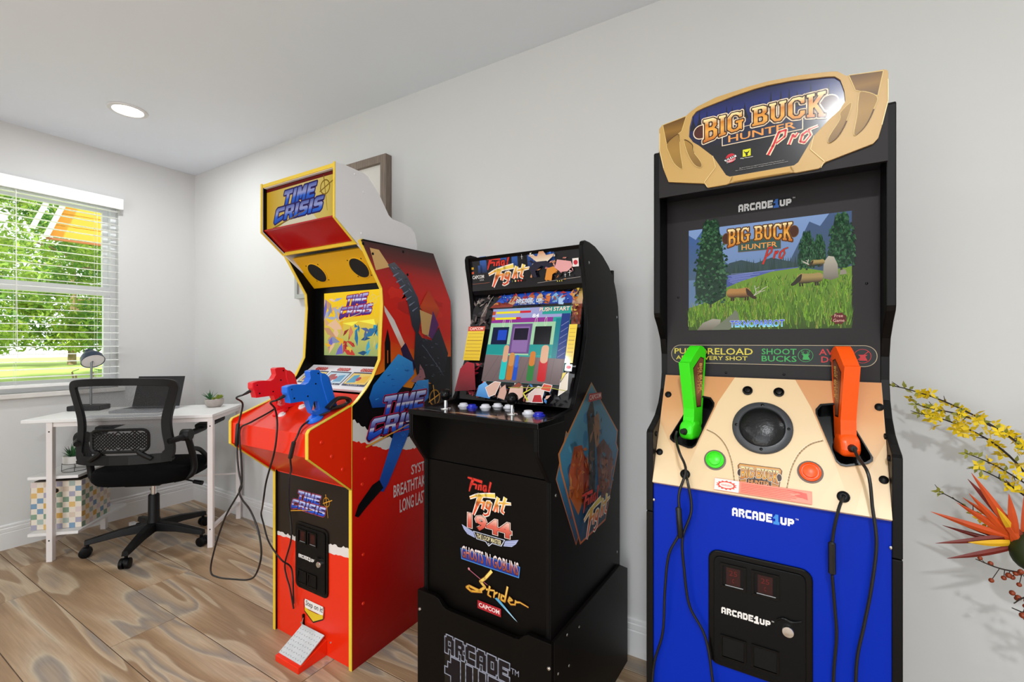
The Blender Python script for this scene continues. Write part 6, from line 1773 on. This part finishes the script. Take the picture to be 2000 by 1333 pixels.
MB().tube(catmull([(.06, .02, .385), (.16, .02, .365), (.21, .015, .352)], 4), .005, 8).tube([(.205, .015, .353), (.255, .01, .343)], [.011, .013], 10).build('tilt_lever', M_chair, ch, smooth=True)
# seat cushion
sq = MB(); n = 32
def sqr(t, rx, ry, p=3.2):
    c, s_ = math.cos(t), math.sin(t)
    return (math.copysign(abs(c) ** (2 / p), c) * rx, math.copysign(abs(s_) ** (2 / p), s_) * ry)
lv = [(.80, .402), (.94, .404), (1.0, .425), (1.0, .455), (.95, .475), (.80, .487), (.45, .492), (.02, .492)]
for k, z in lv:
    for i in range(n):
        x, y = sqr(2 * math.pi * i / n, .25 * k, .24 * k)
        sq.v.append((x, y + .01, z + (.012 * max(0, -y / .235) ** 2 if z > .45 else 0) - (.02 * max(0, y / .235) ** 3)))
for j in range(len(lv) - 1):
    for i in range(n):
        sq.f.append((j * n + i, j * n + (i + 1) % n, (j + 1) * n + (i + 1) % n, (j + 1) * n + i)); sq.m.append(0)
sq.f.append(tuple(range(n - 1, -1, -1))); sq.m.append(0); sq.f.append(tuple((len(lv) - 1) * n + i for i in range(n))); sq.m.append(0)
sq.build('seat', M_seat, ch, smooth=True)
# back frame: closed loop, wider at the top
def backp(x, z):       # gentle recline + wrap curve
    return (x, -.235 - .035 * max(0, (z - .55) / .4) - .05 + .18 * x * x / .2 + .02 * math.sin((z - .53) * 5), z)
loop = [(p[0] * 1.1, p[1]) for p in [(-.165, .545), (.165, .545), (.200, .565), (.206, .62), (.196, .70), (.196, .78), (.222, .90), (.228, .945), (.210, .975), (.13, .985), (0, .988), (-.13, .985), (-.210, .975), (-.228, .945), (-.222, .90), (-.196, .78), (-.196, .70), (-.206, .62), (-.200, .565)]]
cl = catmull([(p[0], p[1], 0) for p in loop + loop[:2]], 5)[:len(loop) * 5]
fm = MB(); N_ = len(cl)
for i, p in enumerate(cl):
    a = cl[i - 1]; b = cl[(i + 1) % N_]
    t_ = Vector((b.x - a.x, b.y - a.y)).normalized(); nn = Vector((t_.y, -t_.x))
    wd = .032 if p.y > .6 else .042
    for s_, dy in ((-1, 0), (1, 0), (1, .022), (-1, .022)):
        off = (-.006 if s_ > 0 else wd)
        x, z = p.x - nn.x * off, p.y - nn.y * off
        q = backp(x, z); fm.v.append((q[0], q[1] + dy - .011, q[2]))
for i in range(N_):
    j = (i + 1) % N_
    for k in range(4):
        fm.f.append((i * 4 + k, i * 4 + (k + 1) % 4, j * 4 + (k + 1) % 4, j * 4 + k)); fm.m.append(0)
fm.build('back_frame', M_chair, ch, bevel=.005)
mm = MB()
cx_, cz_ = 0, .77
rings = 6
for r in range(rings + 1):
    for p in cl:
        k = r / rings
        x, z = cx_ + (p.x - cx_) * k * .97, cz_ + (p.y - cz_) * k * .97
        mm.v.append(backp(x, z))
for r in range(rings):
    for i in range(N_):
        j = (i + 1) % N_
        if r == 0: mm.f.append((N_ + i, N_ + j, 0))
        else: mm.f.append((r * N_ + i, r * N_ + j, (r + 1) * N_ + j, (r + 1) * N_ + i))
        mm.m.append(0)
mm.build('back_mesh', M_mesh, ch, smooth=True, fix=False)
# lumbar pad of diagonal lattice, with its two struts
lb = MB()
LX, LZ0, LZ1 = .128, .612, .720
def lum(x, z, h=.0): q = backp(x, z); return (q[0], q[1] - .016 - h, q[2])
for sgn in (1, -1):
    for k in range(-16, 17):
        pts = []
        for t_ in range(13):
            x = -LX + 2 * LX * t_ / 12; z = (LZ0 + LZ1) / 2 + sgn * (x - k * .0165)
            if LZ0 <= z <= LZ1: pts.append(lum(x, z, .001 * (sgn > 0)))
        if len(pts) > 1: lb.tube(pts, .0034, 5)
rim = rrect(-LX - .004, LX + .004, LZ0 - .004, LZ1 + .004, .03, 5)
lb.tube([lum(x, z) for x, z in rim + rim[:1]], .008, 6)
lb.build('lumbar_pad', M_chair, ch, smooth=True)
for s_ in (-1, 1):
    MB().tube([lum(s_ * .085, .612), lum(s_ * .095, .600), lum(s_ * .115, .585), lum(s_ * .145, .565)], [.012, .014, .014, .012], 8).build('lumbar_strut', M_chair, ch, smooth=True)
for s_ in (-1, 1):
    ar = MB().tube(catmull([(s_ * .16, -.10, .40), (s_ * .245, -.10, .425), (s_ * .262, -.10, .50), (s_ * .256, -.155, .655)], 5), .017, 10)
    ar.tube(catmull([(s_ * .258, -.12, .58), (s_ * .262, -.03, .55), (s_ * .262, .05, .47), (s_ * .20, .05, .41)], 5), .013, 10).build('arm_support', M_chair, ch, smooth=True)
    MB().lathe([(.030, -.024), (.033, -.02), (.033, .02), (.030, .024)], (s_ * .256, -.165, .665), (1, 0, 0), 24).build('arm_pivot', M_chair, ch, smooth=True)
    MB().tube([(s_ * .256, -.165, .660), (s_ * .240, -.225, .655), (s_ * .215, -.262, .650)], [.018, .016, .014], 10).build('back_bracket', M_chair, ch, smooth=True)
    MB().tube(catmull([(s_ * .256, -.15, .668), (s_ * .258, -.08, .668), (s_ * .260, .02, .672)], 4), .017, 10).build('arm_link', M_chair, ch, smooth=True)
    MB().prism([(-.035, -.08), (.035, -.08), (.042, -.04), (.042, .12), (.03, .16), (-.03, .16), (-.042, .12), (-.042, -.04)], lambda p, q_, d_: (s_ * .260 + p, q_ + .06, .680 + q_ * .06 + d_), 0, .022).build('arm_pad', M_chair, ch, bevel=.006)

# ------------------------------------------------------------------ framed pictures on the wall
def picture(name, label, x0, x1, z0, z1, group='framed pictures on the arcade wall'):
    t = thing(name, label, 'picture', ((x0 + x1) / 2, 0, (z0 + z1) / 2), 0, group)
    w_, h_ = (x1 - x0) / 2, (z1 - z0) / 2
    fr = MB()
    f = .040
    for q in ([(-w_, -h_), (w_, -h_), (w_ - f, -h_ + f), (-w_ + f, -h_ + f)], [(-w_, h_), (-w_ + f, h_ - f), (w_ - f, h_ - f), (w_, h_)], [(-w_, -h_), (-w_ + f, -h_ + f), (-w_ + f, h_ - f), (-w_, h_)], [(w_, -h_), (w_, h_), (w_ - f, h_ - f), (w_ - f, -h_ + f)]):
        fr.front(q, -.042, -.001)
    fr.build('frame', M_frame, t)
    MB().box(-w_ + f - .004, w_ - f + .004, -.022, -.004, -h_ + f - .004, h_ - f + .004).build('mount', mat('mount_cream', 'dedad4', .8, noise=.03, nscale=10), t)
picture('wall_picture', 'wood-framed picture behind the white top of the red cabinet', 1.48, 2.055, 1.42, 2.155)

# small dark frame edge showing left of the red cabinet
t = thing('wall_picture', 'small silver framed picture peeking out left of the red cabinet', 'picture', (1.40, 0, 1.60), 0, 'framed pictures on the arcade wall')
MB().front([(-.13, -.155), (.13, -.155), (.13, .155), (-.13, .155), (-.13, -.154), (-.105, -.13), (-.105, .13), (.105, .13), (.105, -.13), (-.105, -.1299)], -.03, -.001).build('frame', mat('silver_frame', 'a8a8a6', .35, metal=.5, noise=.1), t)
MB().box(-.108, .108, -.018, -.004, -.133, .133).build('mount', mat('mount_grey', 'c8c6c2', .8, noise=.05), t)

# ------------------------------------------------------------------ dried-look flower arrangement at the right edge
M_twig = mat('twig_dark', '2c2018', .8, noise=.2, nscale=60)
M_petal = mat('yellow_petal', 'f0cc12', .6, noise=.2, nscale=60)
M_olive = mat('olive_leaf', '8a8a2e', .6, noise=.25, nscale=60)
M_strel = mat('orange_bract', 'cc4c14', .5, noise=.35, nscale=18)
M_strel2 = mat('yellow_bract', 'eab420', .5, noise=.2, nscale=18)
M_maroon = mat('maroon_bract', '7a2418', .5, noise=.3, nscale=18)
M_pod = mat('green_pod', '26300f', .6, noise=.4, nscale=20)
M_berry = mat('russet_berry', '8e3a18', .45, noise=.3, nscale=60)
M_vase = mat('dark_vase', '3a342e', .35, noise=.15, nscale=10)
FL = thing('flower_arrangement', 'tall vase arrangement with yellow blossom twigs and orange spiky blooms at the right edge', 'flowers', (4.66, -.26, 0))
O = Vector((4.66, -.26, 0))
MB().lathe([(.001, 0), (.10, 0), (.13, .05), (.14, .20), (.11, .38), (.075, .46), (.07, .50), (.08, .52), (.07, .515), (.06, .49), (.001, .47)], n=36).build('vase', M_vase, FL, smooth=True)
def lp_(x, y, z): return Vector((x, y, z)) - O
def petal(mb, c, d_, w_, up):
    c, d_ = Vector(c), Vector(d_); s_ = d_.cross(up)
    if s_.length < 1e-5: s_ = Vector((1, 0, 0))
    s_ = s_.normalized() * w_
    mb.add([c, c + d_ * .45 + s_, c + d_, c + d_ * .45 - s_], [(0, 1, 2, 3)])
def blossom(mb, c, r, rd):
    ax_ = Vector((rd.gauss(0, 1), -1.2, rd.gauss(0, 1))).normalized()
    a = ax_.cross(Vector((0, 0, 1))).normalized(); b = ax_.cross(a)
    ph = rd.random() * 6
    for k in range(4):
        t_ = ph + k * 1.571
        d_ = (a * math.cos(t_) + b * math.sin(t_)) * r + ax_ * r * rd.uniform(-.1, .6)
        petal(mb, c, d_, r * .33, ax_)
rd = random.Random(31)
tw = [  # twig paths in world x,y,z
    [(4.62, -.22, .60), (4.42, -.17, .76), (4.33, -.16, .90), (4.255, -.15, .975), (4.17, -.14, 1.028), (4.10, -.13, 1.055), (4.055, -.12, 1.066)],
    [(4.62, -.22, .60), (4.40, -.19, .80), (4.28, -.19, .95), (4.20, -.18, .998), (4.135, -.17, 1.012), (4.105, -.17, 1.022)],
    [(4.62, -.22, .60), (4.38, -.15, .78), (4.285, -.14, .905), (4.225, -.14, .955), (4.16, -.14, .985), (4.115, -.14, .995)],
    [(4.62, -.22, .60), (4.42, -.21, .70), (4.33, -.20, .82), (4.25, -.20, .885), (4.19, -.20, .913)],
    [(4.62, -.22, .60), (4.43, -.19, .68), (4.34, -.18, .78), (4.27, -.17, .845), (4.215, -.17, .875)],
    [(4.62, -.22, .60), (4.40, -.18, .62), (4.28, -.18, .70), (4.20, -.18, .775), (4.145, -.18, .808)],
    [(4.62, -.22, .60), (4.45, -.15, .82), (4.38, -.14, .95), (4.33, -.13, 1.02)],
]
for i, path in enumerate(tw):
    pts = catmull([lp_(*p) for p in path], 6)
    n = len(pts)
    br = MB().tube(pts, [.0035 - .0025 * k / n for k in range(n)], 6)
    fl = MB(); lf = MB()
    for k in range(int(n * .38), n):
        p = pts[k]; prog = k / n
        for s_ in range(3):
            jit = Vector((rd.gauss(0, .008), rd.gauss(0, .008), rd.gauss(0, .008)))
            r_ = rd.random()
            if prog < .84 and i != 5 and r_ < .42: blossom(fl, p + jit, rd.uniform(.012, .019), rd)
            elif r_ > .80:
                dd = Vector((rd.uniform(-1, 1), rd.uniform(-.6, .2), rd.uniform(-.4, 1))).normalized() * rd.uniform(.012, .022)
                petal(lf, p, dd, .004, Vector((0, -1, .3)))
        if rd.random() < .3 and k < n - 1:
            dd = Vector((rd.uniform(-1, .2), rd.uniform(-.3, .3), rd.uniform(-.6, 1))) * .02
            br.tube([p, p + dd], [.0013, .0006], 5)
    for k in range(4):
        a = k * 1.571
        petal(lf, pts[-2], Vector((math.cos(a) * .013 - .006, -.004, math.sin(a) * .013)), .0035, Vector((0, -1, 0)))
    if i == 5:
        for k in (14, 15, 16): blossom(fl, pts[k], .014, rd)
    st = br.build('twig', M_twig, FL, smooth=True)
    if fl.v: fl.build('blossoms', M_petal, st, fix=False)
    if lf.v: lf.build('leaves', M_olive, st, fix=False)
# spiky bird-of-paradise head pointing left out of a green pod
hub = lp_(4.288, -.20, .722)
MB().tube(catmull([lp_(4.64, -.25, .50), lp_(4.50, -.23, .56), lp_(4.40, -.22, .62), lp_(4.32, -.20, .69)], 5), .012, 8).build('bloom_stem', M_pod, FL, smooth=True)
MB().ball(hub + Vector((.018, 0, -.025)), .040, 16, 10, (1.0, .8, 1.15)).build('pod', M_pod, FL, smooth=True)
def bract(tip, base, w_, m, nm='bract'):
    b, t_ = Vector(base), Vector(tip)
    ax_ = t_ - b; s_ = ax_.cross(Vector((0, -1, 0))).normalized(); n_ = s_.cross(ax_).normalized()
    mb = MB(); K = 7
    for k in range(K + 1):
        f = k / K; w2 = w_ * math.sin(math.pi * min(1, .22 + .78 * f)) ** .9 if f < 1 else .0004
        c = b + ax_ * f + n_ * math.sin(f * 3.14) * ax_.length * .04
        mb.v += [tuple(c + s_ * w2), tuple(c + n_ * w2 * .45), tuple(c - s_ * w2), tuple(c - n_ * w2 * .25)]
    for k in range(K):
        for j in range(4):
            mb.f.append((k * 4 + j, k * 4 + (j + 1) % 4, (k + 1) * 4 + (j + 1) % 4, (k + 1) * 4 + j)); mb.m.append(0)
    mb.build(nm, m, FL, smooth=True)
for (x, y, z), w_, m in (((4.203, -.20, .865), .0085, M_strel), ((4.199, -.19, .847), .009, M_maroon), ((4.194, -.22, .819), .008, M_strel), ((4.175, -.21, .791), .009, M_strel), ((4.129, -.20, .757), .0085, M_strel),
                         ((4.136, -.21, .683), .007, M_maroon), ((4.155, -.22, .654), .007, M_maroon), ((4.261, -.22, .83), .009, M_strel), ((4.19, -.23, .705), .008, M_strel2), ((4.175, -.17, .735), .007, M_maroon), ((4.20, -.15, .79), .007, M_strel), ((4.235, -.24, .80), .007, M_strel2), ((4.30, -.19, .86), .009, M_strel), ((4.16, -.16, .715), .006, M_maroon)):
    bract(lp_(x, y, z), hub + Vector((rd.uniform(-.012, .012), rd.uniform(-.012, .012), rd.uniform(-.02, .01))), w_, m)
# berry twigs below
for path, nb in (([(4.60, -.25, .56), (4.40, -.24, .62), (4.30, -.24, .655), (4.24, -.24, .660), (4.20, -.24, .672)], 11), ([(4.60, -.25, .54), (4.42, -.25, .575), (4.33, -.25, .60), (4.285, -.25, .612), (4.26, -.25, .59)], 12), ([(4.60, -.25, .54), (4.42, -.24, .57), (4.33, -.24, .575), (4.29, -.24, .568), (4.26, -.24, .575)], 12)):
    pts = catmull([lp_(*p) for p in path], 6); n = len(pts)
    br = MB().tube(pts, [.003 - .002 * k / n for k in range(n)], 6)
    bs = MB()
    for k in range(nb):
        p = pts[int(n * .55) + rd.randrange(int(n * .36))]
        q = p + Vector((rd.uniform(-.018, .014), rd.uniform(-.015, .015), rd.uniform(-.028, .012)))
        br.tube([p, q], .0008, 5)
        bs.ball(q, rd.uniform(.0045, .0065), 10, 6)
    st = br.build('berry_twig', M_twig, FL, smooth=True)
    bs.build('berries', M_berry, st, smooth=True)
